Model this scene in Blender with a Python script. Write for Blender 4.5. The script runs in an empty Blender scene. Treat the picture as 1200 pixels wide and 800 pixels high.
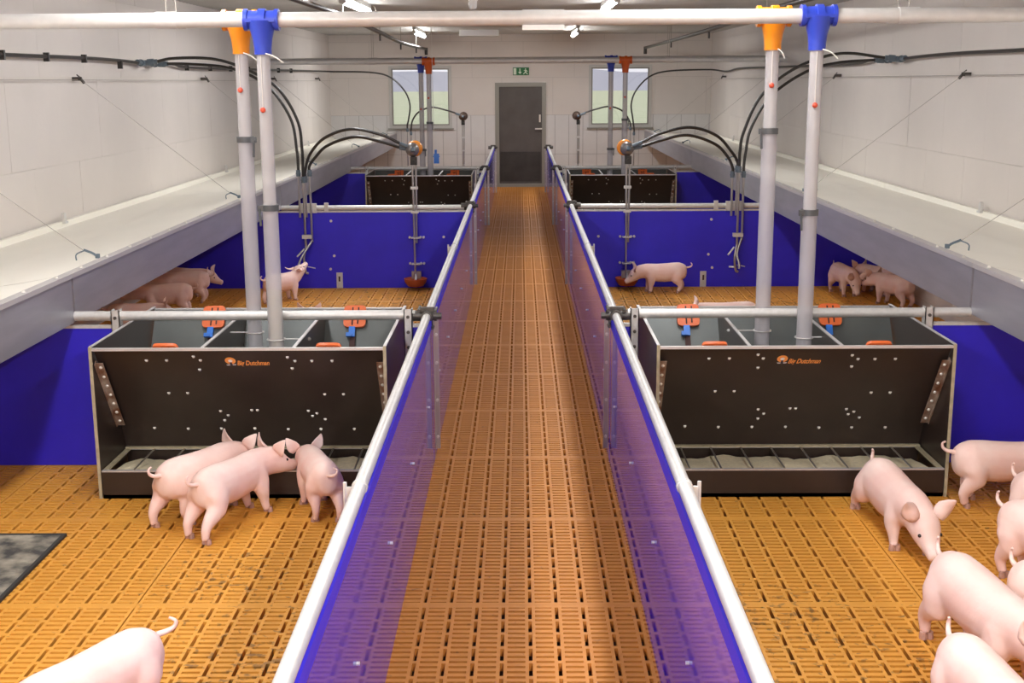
import bpy, bmesh, math, random
from mathutils import Vector, Matrix
random.seed(7)
R = math.radians
scene = bpy.context.scene
col = scene.collection

# ------------------------------------------------------------------ camera
cam_d = bpy.data.cameras.new('camera')
cam_d.sensor_width = 36.0
cam_d.lens = 43.5
cam_d.clip_end = 1000
cam = bpy.data.objects.new('camera', cam_d)
col.objects.link(cam)
_p, _y, _r = math.atan(308/1450), math.atan(11/1450)/math.cos(math.atan(308/1450)), R(0.3)
_fw = Vector((-math.sin(_y)*math.cos(_p), math.cos(_y)*math.cos(_p), -math.sin(_p)))
_r0 = Vector((math.cos(_y), math.sin(_y), 0)); _u0 = _r0.cross(_fw)
_rt = _r0*math.cos(_r) - _u0*math.sin(_r); _up = _r0*math.sin(_r) + _u0*math.cos(_r)
_m = Matrix((( _rt.x, _up.x, -_fw.x, 0), (_rt.y, _up.y, -_fw.y, 0), (_rt.z, _up.z, -_fw.z, 2.0), (0, 0, 0, 1)))
cam.matrix_world = _m
scene.camera = cam

# ------------------------------------------------------------------ world and exposure
world = bpy.data.worlds.new('overcast_sky'); scene.world = world
world.use_nodes = True
_bg = world.node_tree.nodes['Background']
_bg.inputs['Color'].default_value = (0.71, 0.70, 0.75, 1)
_bg.inputs['Strength'].default_value = 1.1
scene.view_settings.view_transform = 'Standard'
scene.view_settings.look = 'None'
scene.view_settings.exposure = 0.24
scene.view_settings.gamma = 1.0
scene.view_settings.use_curve_mapping = False
LAMP_WATTS = 33.0

# ------------------------------------------------------------------ materials
def lin(c):
    return tuple(((v/255)/12.92 if v/255 <= 0.04045 else (((v/255)+0.055)/1.055)**2.4) for v in c)

def mat(name, rgb, rough=0.5, metal=0.0, var=0.0, scale=6.0, bump=0.0, bscale=60.0, rgb2=None, stretch=None, spec=0.5, emit=None, estr=0.0, world_space=False):
    m = bpy.data.materials.new(name); m.use_nodes = True
    nt = m.node_tree; b = nt.nodes['Principled BSDF']
    c = lin(rgb)
    b.inputs['Base Color'].default_value = (*c, 1)
    b.inputs['Roughness'].default_value = rough
    b.inputs['Metallic'].default_value = metal
    b.inputs['Specular IOR Level'].default_value = spec
    def coords():
        if world_space:
            g = nt.nodes.new('ShaderNodeNewGeometry'); out = g.outputs['Position']
        else:
            g = nt.nodes.new('ShaderNodeTexCoord'); out = g.outputs['Object']
        if stretch:
            mp = nt.nodes.new('ShaderNodeMapping'); mp.inputs['Scale'].default_value = stretch
            nt.links.new(out, mp.inputs['Vector']); out = mp.outputs['Vector']
        return out
    if var or rgb2:
        n = nt.nodes.new('ShaderNodeTexNoise'); n.inputs['Scale'].default_value = scale; n.inputs['Detail'].default_value = 6
        nt.links.new(coords(), n.inputs['Vector'])
        rp = nt.nodes.new('ShaderNodeValToRGB')
        rp.color_ramp.elements[0].position = 0.35; rp.color_ramp.elements[1].position = 0.68
        c2 = lin(rgb2) if rgb2 else tuple(min(1, v*(1+var)) for v in c)
        c1 = c if rgb2 else tuple(v*(1-var) for v in c)
        rp.color_ramp.elements[0].color = (*c1, 1); rp.color_ramp.elements[1].color = (*c2, 1)
        nt.links.new(n.outputs['Fac'], rp.inputs['Fac']); nt.links.new(rp.outputs['Color'], b.inputs['Base Color'])
    if bump:
        n2 = nt.nodes.new('ShaderNodeTexNoise'); n2.inputs['Scale'].default_value = bscale; n2.inputs['Detail'].default_value = 4
        nt.links.new(coords(), n2.inputs['Vector'])
        bp = nt.nodes.new('ShaderNodeBump'); bp.inputs['Strength'].default_value = bump; bp.inputs['Distance'].default_value = 0.01
        nt.links.new(n2.outputs['Fac'], bp.inputs['Height']); nt.links.new(bp.outputs['Normal'], b.inputs['Normal'])
    if emit:
        b.inputs['Emission Color'].default_value = (*lin(emit), 1); b.inputs['Emission Strength'].default_value = estr
    return m

def floor_material(name, rgb, stains, dirt_rgb=(78, 60, 42), tone_var=0.07):
    m = mat(name, rgb, rough=0.55)
    nt = m.node_tree; b = nt.nodes['Principled BSDF']; L = nt.links
    g = nt.nodes.new('ShaderNodeNewGeometry')
    def noise(s, d, dist=0.0):
        n = nt.nodes.new('ShaderNodeTexNoise'); n.inputs['Scale'].default_value = s; n.inputs['Detail'].default_value = d
        n.inputs['Distortion'].default_value = dist
        L.new(g.outputs['Position'], n.inputs['Vector']); return n.outputs['Fac']
    def op(kind, a, bb):
        n = nt.nodes.new('ShaderNodeMath'); n.operation = kind
        for k, v in ((0, a), (1, bb)):
            if isinstance(v, (int, float)): n.inputs[k].default_value = v
            else: L.new(v, n.inputs[k])
        return n.outputs[0]
    near = 0.0                                   # dung trodden in around a few spots of the pen
    for (x, y, r) in stains:
        d = nt.nodes.new('ShaderNodeVectorMath'); d.operation = 'DISTANCE'; L.new(g.outputs['Position'], d.inputs[0]); d.inputs[1].default_value = (x, y, 0)
        k = nt.nodes.new('ShaderNodeMapRange'); k.inputs['From Min'].default_value = r; k.inputs['From Max'].default_value = 0.0
        L.new(d.outputs['Value'], k.inputs['Value']); near = op('MAXIMUM', near, k.outputs['Result'])
    thr = op('SUBTRACT', op('ADD', noise(24, 6, 0.5), op('MULTIPLY', near, 0.15)), 0.66)
    fac = nt.nodes.new('ShaderNodeMapRange'); fac.inputs['From Min'].default_value = 0.0; fac.inputs['From Max'].default_value = 0.10; fac.inputs['To Max'].default_value = 0.65
    L.new(thr, fac.inputs['Value'])
    mx = nt.nodes.new('ShaderNodeMix'); mx.data_type = 'RGBA'
    c = lin(rgb)
    tone = nt.nodes.new('ShaderNodeMix'); tone.data_type = 'RGBA'
    tone.inputs['A'].default_value = (*tuple(v*(1-tone_var) for v in c), 1); tone.inputs['B'].default_value = (*tuple(min(1, v*(1+tone_var)) for v in c), 1)  # floor tone varies at random around its base colour
    L.new(noise(7, 4), tone.inputs['Factor'])
    L.new(tone.outputs['Result'], mx.inputs['A']); mx.inputs['B'].default_value = (*lin(dirt_rgb), 1)
    L.new(fac.outputs['Result'], mx.inputs['Factor']); L.new(mx.outputs['Result'], b.inputs['Base Color'])
    return m

def glossy_sheet(name, rgb):
    m = mat(name, rgb, rough=0.06, bump=0.018, bscale=16.0, stretch=(1, 1, 1.6))
    m.node_tree.nodes['Principled BSDF'].inputs['IOR'].default_value = 1.36
    return m

def see_through(name, rgb, clear=0.3, rough=0.2):
    m = mat(name, rgb, rough=rough)
    nt = m.node_tree; L = nt.links; b = nt.nodes['Principled BSDF']; out = nt.nodes['Material Output']
    tr = nt.nodes.new('ShaderNodeBsdfTransparent'); mx = nt.nodes.new('ShaderNodeMixShader'); mx.inputs['Fac'].default_value = clear
    L.new(b.outputs[0], mx.inputs[1]); L.new(tr.outputs[0], mx.inputs[2]); L.new(mx.outputs[0], out.inputs['Surface'])
    return m

def glass_material(name):
    m = bpy.data.materials.new(name); m.use_nodes = True
    nt = m.node_tree; L = nt.links; out = nt.nodes['Material Output']
    gl = nt.nodes.new('ShaderNodeBsdfGlossy'); gl.inputs['Roughness'].default_value = 0.03
    tr = nt.nodes.new('ShaderNodeBsdfTransparent'); mx = nt.nodes.new('ShaderNodeMixShader')
    fr = nt.nodes.new('ShaderNodeFresnel'); fr.inputs['IOR'].default_value = 1.5
    L.new(fr.outputs[0], mx.inputs['Fac']); L.new(tr.outputs[0], mx.inputs[1]); L.new(gl.outputs[0], mx.inputs[2]); L.new(mx.outputs[0], out.inputs['Surface'])
    return m

M = {}
M['pen_floor'] = floor_material('pen_floor_plastic', (222, 156, 60), [(-0.95, 4.0, 0.75), (0.95, 4.3, 0.7), (-1.2, 4.75, 0.5), (-0.75, 11.3, 1.8), (0.95, 11.2, 2.0), (-1.9, 10.9, 1.3), (2.4, 10.9, 1.3), (1.5, 3.9, 0.6)])
M['walk_floor'] = floor_material('walk_floor_plastic', (200, 130, 54), [], tone_var=0.10)
M['pit'] = mat('pit', (70, 40, 24), 0.8)
M['wall'] = mat('wall_paint', (218, 210, 202), 0.6, var=0.035, scale=1.2, bump=0.1, bscale=30)
M['joint'] = mat('wall_joint', (216, 210, 200), 0.8)
M['tile'] = mat('tile_glaze', (216, 213, 210), 0.3, var=0.02)
M['ceiling'] = mat('ceiling_sheet', (178, 176, 170), 0.5, var=0.06, scale=3)
M['blue'] = mat('blue_plastic', (48, 36, 206), 0.42, var=0.06, scale=4, bump=0.05, bscale=20)
M['blue_gloss'] = glossy_sheet('blue_gloss_sheet', (44, 28, 196))
M['galv'] = mat('galvanised', (214, 212, 208), 0.42, 0.35, var=0.05, scale=40)
M['steel'] = mat('stainless', (190, 186, 180), 0.3, 0.8)
M['dark_steel'] = mat('dark_steel', (92, 88, 84), 0.45, 0.6, var=0.15, scale=30)
M['fascia'] = mat('fascia_steel', (164, 163, 170), 0.42, 0.5, var=0.07, scale=5, stretch=(1, 0.4, 3))
M['lip'] = mat('lip_aluminium', (206, 202, 200), 0.4, 0.4)
M['cover'] = mat('cream_sheet', (248, 244, 232), 0.6, var=0.015, scale=1.5)
M['black'] = mat('black_plastic', (54, 43, 38), 0.32, var=0.12, scale=5)
M['black_in'] = mat('grey_sheet', (98, 102, 100), 0.4, 0.35, var=0.08, scale=4)
M['dusty'] = mat('dusty_edge', (180, 168, 138), 0.7, var=0.14, scale=30)
M['feed'] = mat('feed_meal', (240, 228, 194), 0.9, var=0.08, scale=50, bump=0.4, bscale=120)
M['bolt'] = mat('bolt_zinc', (225, 220, 210), 0.4, 0.3)
M['rust'] = mat('rusty_strip', (128, 84, 58), 0.5, 0.3, rgb2=(190, 176, 160), scale=14)
M['orange'] = mat('orange_plastic', (240, 146, 20), 0.3)
M['orange2'] = mat('orange_plastic_deep', (214, 92, 22), 0.35)
M['dial'] = mat('dial_orange', (222, 106, 52), 0.4)
M['slot'] = mat('slot_dark', (60, 26, 20), 0.6)
M['coupling'] = mat('coupling_blue', (52, 74, 190), 0.28)
M['clip_blue'] = mat('clip_blue', (52, 120, 214), 0.35)
M['tube'] = see_through('milky_tube', (206, 202, 202), 0.30, 0.2)
M['tube_low'] = see_through('milky_tube_lower', (204, 200, 204), 0.42, 0.3)
M['band'] = mat('band_grey', (96, 98, 100), 0.4, 0.4)
M['ball_red'] = mat('red_ball', (226, 92, 66), 0.35)
M['cord'] = mat('white_cord', (228, 224, 216), 0.6)
M['wire'] = mat('wire', (168, 160, 150), 0.5, 0.3)
M['grout'] = mat('tile_grout', (170, 166, 162), 0.8)
M['hose'] = mat('black_hose', (46, 42, 38), 0.4)
M['hose_fit'] = mat('hose_fitting', (98, 112, 122), 0.4)
M['bowl'] = mat('bowl_brown', (176, 84, 48), 0.45, var=0.1)
M['mat'] = mat('rubber_mat', (70, 68, 64), 0.85, rgb2=(168, 160, 142), scale=11, bump=0.4, bscale=60)
M['mat_edge'] = mat('rubber_edge', (52, 50, 46), 0.8)
M['door'] = mat('door_sheet', (92, 86, 82), 0.42, 0.3, var=0.12, scale=3)
M['door_low'] = mat('door_kick', (62, 58, 55), 0.4, 0.3, var=0.2, scale=4)
M['frame'] = mat('steel_frame', (150, 147, 138), 0.45, 0.4)
M['win_frame'] = mat('window_frame', (196, 194, 188), 0.5)
M['glass'] = glass_material('window_glass')
M['field'] = mat('grass_field', (196, 206, 166), 0.9, rgb2=(208, 214, 180), scale=0.6)
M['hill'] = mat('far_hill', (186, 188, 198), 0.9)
M['green'] = mat('sign_green', (40, 110, 62), 0.5)
M['white'] = mat('sign_white', (222, 234, 210), 0.5)
M['lamp'] = mat('lamp_glow', (255, 250, 236), 0.4, emit=(252, 252, 255), estr=26.0)
M['lamp_body'] = mat('lamp_body', (206, 204, 198), 0.5)
M['clear'] = see_through('clear_jar', (226, 226, 226), 0.6, 0.1)
M['pig'] = mat('pig_skin', (242, 202, 190), 0.55, rgb2=(248, 222, 211), scale=7, bump=0.08, bscale=90)
M['eye'] = mat('pig_eye', (30, 20, 18), 0.2)
M['hoof'] = mat('pig_hoof', (190, 150, 134), 0.5, var=0.15, scale=40)
M['text'] = mat('logo_orange', (250, 164, 84), 0.4)
M['logo_white'] = mat('logo_white', (238, 234, 236), 0.4)
M['logo_dark'] = mat('logo_dark', (40, 38, 60), 0.4)
M['valve_dark'] = mat('valve_brown', (84, 66, 56), 0.4, 0.2)
M['valve'] = mat('valve_metal', (128, 124, 122), 0.3, 0.5)
M['black_pipe'] = mat('black_pipe', (62, 56, 52), 0.4, 0.3)
M['pipe_feed'] = mat('feed_pipe', (224, 222, 219), 0.3, 0.2, var=0.04, scale=20)

# ------------------------------------------------------------------ mesh helpers
ORG = {}
def _origin(parent):
    return ORG.get(parent.name, Vector((0, 0, 0))) if parent else Vector((0, 0, 0))

class MB:
    def __init__(s): s.v = []; s.f = []
    def add(s, vs, fs):
        o = len(s.v); s.v += [tuple(v) for v in vs]; s.f += [tuple(i+o for i in f) for f in fs]; return s
    def box(s, x0, x1, y0, y1, z0, z1):
        vs = [(x, y, z) for z in (z0, z1) for y in (y0, y1) for x in (x0, x1)]
        return s.add(vs, [(0, 2, 3, 1), (4, 5, 7, 6), (0, 1, 5, 4), (2, 6, 7, 3), (0, 4, 6, 2), (1, 3, 7, 5)])
    def obox(s, c, size, mtx):
        vs = [Vector(c) + mtx @ Vector((x*size[0]/2, y*size[1]/2, z*size[2]/2)) for z in (-1, 1) for y in (-1, 1) for x in (-1, 1)]
        return s.add(vs, [(0, 2, 3, 1), (4, 5, 7, 6), (0, 1, 5, 4), (2, 6, 7, 3), (0, 4, 6, 2), (1, 3, 7, 5)])
    def bar(s, p0, p1, w, h, up=(0, 0, 1)):
        p0, p1 = Vector(p0), Vector(p1); d = p1-p0; t = d.normalized(); u = Vector(up)
        sd = t.cross(u).normalized(); u = sd.cross(t)
        m = Matrix((sd, t, u)).transposed()
        return s.obox((p0+p1)/2, (w, d.length, h), m)
    def tube(s, pts, r, n=10, caps=True, rs=None):
        pts = [Vector(p) for p in pts]; k = len(pts); rings = []
        t0 = (pts[1]-pts[0]).normalized()
        a = Vector((0, 0, 1)) if abs(t0.z) < 0.9 else Vector((1, 0, 0))
        nrm = t0.cross(a).normalized(); vs = []
        for i, p in enumerate(pts):
            t = (pts[min(i+1, k-1)]-pts[max(i-1, 0)]).normalized()
            nrm = (nrm - t*nrm.dot(t)).normalized(); bn = t.cross(nrm)
            rr = rs[i] if rs else r
            for j in range(n):
                an = 2*math.pi*j/n; vs.append(p + (nrm*math.cos(an) + bn*math.sin(an))*rr)
        fs = []
        for i in range(k-1):
            for j in range(n):
                fs.append((i*n+j, i*n+(j+1) % n, (i+1)*n+(j+1) % n, (i+1)*n+j))
        if caps: fs += [tuple(range(n-1, -1, -1)), tuple((k-1)*n+j for j in range(n))]
        return s.add(vs, fs)
    def cyl(s, p0, p1, r, n=12, r2=None): return s.tube([p0, p1], r, n, True, [r, r if r2 is None else r2])
    def lathe(s, c, prof, n=20, axis='z'):
        vs = []; fs = []; k = len(prof)
        for (r, h) in prof:
            for j in range(n):
                a = 2*math.pi*j/n; x, y = r*math.cos(a), r*math.sin(a)
                p = {'z': (x, y, h), 'x': (h, x, y), 'y': (y, h, x)}[axis]
                vs.append((c[0]+p[0], c[1]+p[1], c[2]+p[2]))
        for i in range(k-1):
            for j in range(n): fs.append((i*n+j, i*n+(j+1) % n, (i+1)*n+(j+1) % n, (i+1)*n+j))
        fs += [tuple(range(n-1, -1, -1)), tuple((k-1)*n+j for j in range(n))]
        return s.add(vs, fs)
    def sphere(s, c, r, n=12, sc=(1, 1, 1)):
        k = n//2; vs = []; fs = []
        for i in range(1, k):
            th = math.pi*i/k
            for j in range(n):
                a = 2*math.pi*j/n
                vs.append((c[0]+r*sc[0]*math.sin(th)*math.cos(a), c[1]+r*sc[1]*math.sin(th)*math.sin(a), c[2]+r*sc[2]*math.cos(th)))
        for i in range(k-2):
            for j in range(n): fs.append((i*n+j, (i+1)*n+j, (i+1)*n+(j+1) % n, i*n+(j+1) % n))
        t = len(vs); vs += [(c[0], c[1], c[2]+r*sc[2]), (c[0], c[1], c[2]-r*sc[2])]
        for j in range(n):
            fs.append((t, j, (j+1) % n)); fs.append((t+1, (k-2)*n+(j+1) % n, (k-2)*n+j))
        return s.add(vs, fs)
    def prism(s, prof, x0, x1):      # profile of (y, z) points extruded along x
        n = len(prof); vs = [(x0, y, z) for y, z in prof] + [(x1, y, z) for y, z in prof]
        fs = [tuple(range(n)), tuple(range(2*n-1, n-1, -1))]
        for i in range(n):
            j = (i+1) % n; fs.append((i, i+n, j+n, j))
        return s.add(vs, fs)
    def mesh(s, name, material, off=Vector((0, 0, 0)), bevel=0.0):
        me = bpy.data.meshes.new(name)
        me.from_pydata([(v[0]-off.x, v[1]-off.y, v[2]-off.z) for v in s.v], [], s.f)
        bm = bmesh.new(); bm.from_mesh(me)
        if bevel: bmesh.ops.bevel(bm, geom=bm.edges[:], offset=bevel, segments=2, affect='EDGES', clamp_overlap=True)
        bmesh.ops.recalc_face_normals(bm, faces=bm.faces); bm.to_mesh(me); bm.free()
        for p in me.polygons: p.use_smooth = True
        me.set_sharp_from_angle(angle=R(40))
        me.materials.append(material)
        return me
    def build(s, name, material, parent=None, bevel=0.0, raw=False):
        off = Vector((0, 0, 0)) if raw else _origin(parent)
        return link(name, s.mesh(name, material, off, bevel), parent)

def link(name, me, parent=None, loc=None):
    o = bpy.data.objects.new(name, me); col.objects.link(o)
    if parent: o.parent = parent; ORG[o.name] = _origin(parent)
    if loc is not None: o.location = loc
    return o

def tag(o, label, cat, group=None, kind=None):
    o['label'] = label; o['category'] = cat
    if group: o['group'] = group
    if kind: o['kind'] = kind
    return o

def thing(name, loc, label, cat, group=None, rz=0.0):
    o = bpy.data.objects.new(name, None); col.objects.link(o)
    o.empty_display_size = 0.1
    o.location = loc; o.rotation_euler = (0, 0, rz); ORG[o.name] = Vector(loc)
    return tag(o, label, cat, group)

def one(name, mb, material, label, cat, loc, group=None, kind=None, bevel=0.0):
    me = mb.mesh(name, material, Vector(loc), bevel); o = link(name, me); o.location = loc
    ORG[o.name] = Vector(loc)
    return tag(o, label, cat, group, kind)

def spline(pts, n=8):
    P = [Vector(p) for p in pts]; P = [P[0]*2-P[1]] + P + [P[-1]*2-P[-2]]; out = []
    for i in range(1, len(P)-2):
        a, b, c, d = P[i-1:i+3]
        for k in range(n):
            t = k/n
            out.append(0.5*((2*b) + (c-a)*t + (2*a-5*b+4*c-d)*t*t + (3*b-a-3*c+d)*t**3))
    out.append(P[-2]); return out

def structure(o):
    o['kind'] = 'structure'; return o

# ------------------------------------------------------------------ dimensions
XW = 3.55; YB = 23.5; YF = -2.0; ZC = 2.80
Y1, Y2, Y3, Y4 = 6.30, 11.97, 17.00, 22.30
XR = 0.488; XP = 0.468

# ------------------------------------------------------------------ floor: slatted plastic panels
S = 0.1022; PL = 0.96; NC = 10
def panel_mesh(name, material):
    m = MB(); W = S*NC; T = 0.03; e = 0.0004
    def top(x0, x1, y0, y1, ends=True):
        b = 0.004       # slightly tapered bar: top face and two or four flanks
        vs = [(x0, y0, 0), (x1, y0, 0), (x1, y1, 0), (x0, y1, 0)]
        dx = -b if x1-x0 > y1-y0 else 0; dy = -b if y1-y0 > x1-x0 else 0
        vs += [(x0, y0, -T), (x1, y0, -T), (x1, y1, -T), (x0, y1, -T)]
        m.add(vs, [(0, 1, 2, 3), (0, 4, 5, 1), (1, 5, 6, 2), (2, 6, 7, 3), (3, 7, 4, 0)])
    bar_w, rung = 0.0125, 0.020; slot = 0.0135; endw = 0.024
    top(e, W-e, e, endw); top(e, W-e, PL-endw, PL-e)
    yin0, yin1 = endw, PL-endw; n = 24; pt = (yin1-yin0)/n
    for c in range(NC):
        xa, xb = c*S, (c+1)*S
        la = slot/2 if c else 0.003; lb = slot/2 if c < NC-1 else 0.003
        top(xa+la, xa+la+bar_w, yin0, yin1); top(xb-lb-bar_w, xb-lb, yin0, yin1)
        for k in range(n):
            y = yin0+k*pt
            top(xa+la+bar_w, xb-lb-bar_w, y+pt*0.21, y+pt*0.79)
        if c < NC-1:
            q = (yin1-yin0)/8
            for k in range(1, 8):
                y = yin0+k*q; top(xb-slot/2, xb+slot/2, y-rung/2, y+rung/2)
    return m.mesh(name, material)

pen_me = panel_mesh('floor_panel', M['pen_floor']); walk_me = panel_mesh('walk_floor_panel', M['walk_floor'])
fl = MB(); fl.box(-XW, XW, YF, YB, -0.62, -0.55)
floor = structure(fl.build('floor', M['pit']))
X0 = -0.482; ROW0 = 4.49
for i in range(-3, 4):
    for j in range(-6, 20):
        y = ROW0 + j*PL
        if y < YF-0.01 or y+PL > YB+0.6: continue
        o = link('floor_panel', walk_me if i == 0 else pen_me, floor, (X0+i*S*NC, y, 0))

# ------------------------------------------------------------------ walls
def subtract(rect, holes):
    rs = [rect]
    for (hx0, hx1, hz0, hz1) in holes:
        nx = []
        for (a, b, c, d) in rs:
            if hx1 <= a or hx0 >= b or hz1 <= c or hz0 >= d: nx.append((a, b, c, d)); continue
            if a < hx0: nx.append((a, hx0, c, d))
            if hx1 < b: nx.append((hx1, b, c, d))
            m0, m1 = max(a, hx0), min(b, hx1)
            if c < hz0: nx.append((m0, m1, c, hz0))
            if hz1 < d: nx.append((m0, m1, hz1, d))
        rs = nx
    return rs

for side, sx in (('left', -1), ('right', 1)):
    w = structure(MB().box(sx*XW if sx > 0 else -XW-0.25, XW+0.25 if sx > 0 else -XW, YF, YB+0.25, -0.6, ZC+0.05).build('wall_'+side, M['joint']))
    courses = [(-0.02, 0.07), (0.075, 0.72), (0.723, 1.37), (1.373, 2.02), (2.023, 2.67), (2.673, ZC-0.001)]
    for r, (z0, z1) in enumerate(courses):
        y = YF+0.003 - (0.0, 0.3, 0.35, 0.75, 0.10, 0.5)[r]
        while y < YB-0.02:
            Lb = 0.95 if r else 3.0
            a, b = max(y, YF+0.003), min(y+Lb-0.003, YB-0.003)
            if b-a > 0.05:
                d = 0.006+random.uniform(-0.0008, 0.0008)
                xa, xb = (XW-d, XW+0.01) if sx > 0 else (-XW-0.01, -XW+d)
                MB().box(xa, xb, a, b, z0, z1).build('wall_block', M['wall'], w)
            y += Lb
holes = [(-2.45, -1.28, 1.10, 2.24), (1.27, 2.44, 1.10, 2.24), (-0.475, 0.475, -1.0, 1.925)]
wb = MB()
for (a, b, c, d) in subtract((-XW, XW, -0.6, ZC+0.05), holes): wb.box(a, b, YB, YB+0.25, c, d)
wall_back = structure(wb.build('wall_back', M['grout']))
z = 1.33
r = 0
for (z0, z1) in [(1.335, 2.02), (2.023, 2.67), (2.673, ZC-0.001)]:
    x = -XW+0.003-(0.2 if r % 2 else 0.6); r += 1
    while x < XW:
        a, b = max(x, -XW+0.003), min(x+0.947, XW-0.003)
        if b-a > 0.03:
            for (p, q, s0, s1) in subtract((a, b, z0, z1), holes):
                MB().box(p, q, YB-0.004, YB+0.005, s0, s1).build('wall_block', M['wall'], wall_back)
        x += 0.95
for (z0, z1) in [(-0.03, 0.606), (0.612, 1.330)]:
    x = -XW
    while x < XW-0.02:
        for (p, q, s0, s1) in subtract((x+0.005, min(x+0.262, XW)-0.005, z0, z1), holes):
            if q-p > 0.01: MB().box(p, q, YB-0.006, YB+0.005, s0, s1).build('wall_tile', M['tile'], wall_back)
        x += 0.262
structure(MB().box(-XW-0.25, XW+0.25, YF-0.25, YF, -0.6, ZC+0.05).build('wall_front', M['wall']))
# ribbed ceiling
cm = MB(); ys = []; y = YF-0.1; pts = []
while y < YB+0.2:
    pts += [(y, ZC), (y+0.055, ZC), (y+0.07, ZC+0.02), (y+0.125, ZC+0.02)]; y += 0.14
vs = [(-XW-0.2, a, b) for a, b in pts]+[(XW+0.2, a, b) for a, b in pts]; n = len(pts)
cm.add(vs, [(i, i+1, n+i+1, n+i) for i in range(n-1)])
cm.box(-XW-0.2, XW+0.2, YF-0.1, YB+0.2, ZC+0.03, ZC+0.08)
structure(cm.build('ceiling', M['ceiling']))

# windows
for k, (a, b, c, d) in enumerate(holes[:2]):
    w = structure(thing('window_%d' % (k+1), ((a+b)/2, YB, c), '', '')); del w['label']; del w['category']
    t = 0.05
    f = MB(); f.box(a, b, YB-0.02, YB+0.08, c, c+t); f.box(a, b, YB-0.02, YB+0.08, d-t, d)
    f.box(a, a+t, YB-0.02, YB+0.08, c+t, d-t); f.box(b-t, b, YB-0.02, YB+0.08, c+t, d-t)
    f.build('window_frame', M['win_frame'], w)
    s = MB(); t2 = 0.022; a2, b2, c2, d2 = a+t, b-t, c+t, d-t
    s.box(a2, b2, YB+0.02, YB+0.06, c2, c2+t2); s.box(a2, b2, YB+0.02, YB+0.06, d2-t2, d2)
    s.box(a2, a2+t2, YB+0.02, YB+0.06, c2+t2, d2-t2); s.box(b2-t2, b2, YB+0.02, YB+0.06, c2+t2, d2-t2)
    s.build('window_sash', M['frame'], w)
    MB().box(a2+t2, b2-t2, YB+0.036, YB+0.042, c2+t2, d2-t2).build('window_pane', M['glass'], w)
    MB().box(a-0.03, b+0.03, YB-0.05, YB+0.02, c-0.03, c).build('window_sill', M['frame'], w)
# door
d = structure(thing('door_1', (0, YB, 0), '', '')); del d['label']; del d['category']
f = MB(); f.box(-0.475, -0.40, YB-0.03, YB+0.1, 0, 1.925); f.box(0.40, 0.475, YB-0.03, YB+0.1, 0, 1.925); f.box(-0.40, 0.40, YB-0.03, YB+0.1, 1.85, 1.925); f.box(-0.40, 0.40, YB-0.06, YB+0.1, 0.0, 0.06)
f.build('door_frame', M['frame'], d)
MB().box(-0.40, 0.40, YB+0.0, YB+0.05, 0.06, 1.85).build('door_leaf', M['door'], d)
MB().box(-0.385, 0.375, YB-0.006, YB+0.0, 0.10, 0.655).build('kick_plate', M['door_low'], d)
f = MB(); f.box(0.335, 0.385, YB-0.012, YB, 1.02, 1.36); f.build('lock_plate', M['dark_steel'], d)
f = MB(); f.box(0.345, 0.375, YB-0.03, YB-0.01, 1.20, 1.34); f.build('bolt_case', M['bolt'], d)
f = MB(); f.cyl((0.36, YB-0.01, 1.08), (0.36, YB-0.06, 1.08), 0.012); f.bar((0.40, YB-0.06, 1.08), (0.27, YB-0.06, 1.08), 0.02, 0.024); f.build('door_handle', M['bolt'], d)
# land outside
o = one('field', MB().box(-160, 160, YB+0.4, 235, -0.5, -0.3), M['field'], 'green grass field seen through the two windows', 'field', (0, 100, -0.3), kind='stuff')
hm = MB(); xs = [-200+i*10 for i in range(41)]
hs = [3.3+0.5*math.sin(i*0.7)+0.4*math.sin(i*1.9) for i in range(41)]
vs = []
for x, h in zip(xs, hs): vs += [(x, 236, -0.5), (x, 243, h), (x, 260, -0.5)]
fs = []
for i in range(40): fs += [(3*i, 3*i+3, 3*i+4, 3*i+1), (3*i+1, 3*i+4, 3*i+5, 3*i+2)]
hm.add(vs, fs)
one('far_ridge', hm, M['hill'], 'pale hazy ridge at the far end of the grass field', 'hill', (0, 243, -0.5), kind='structure')

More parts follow.
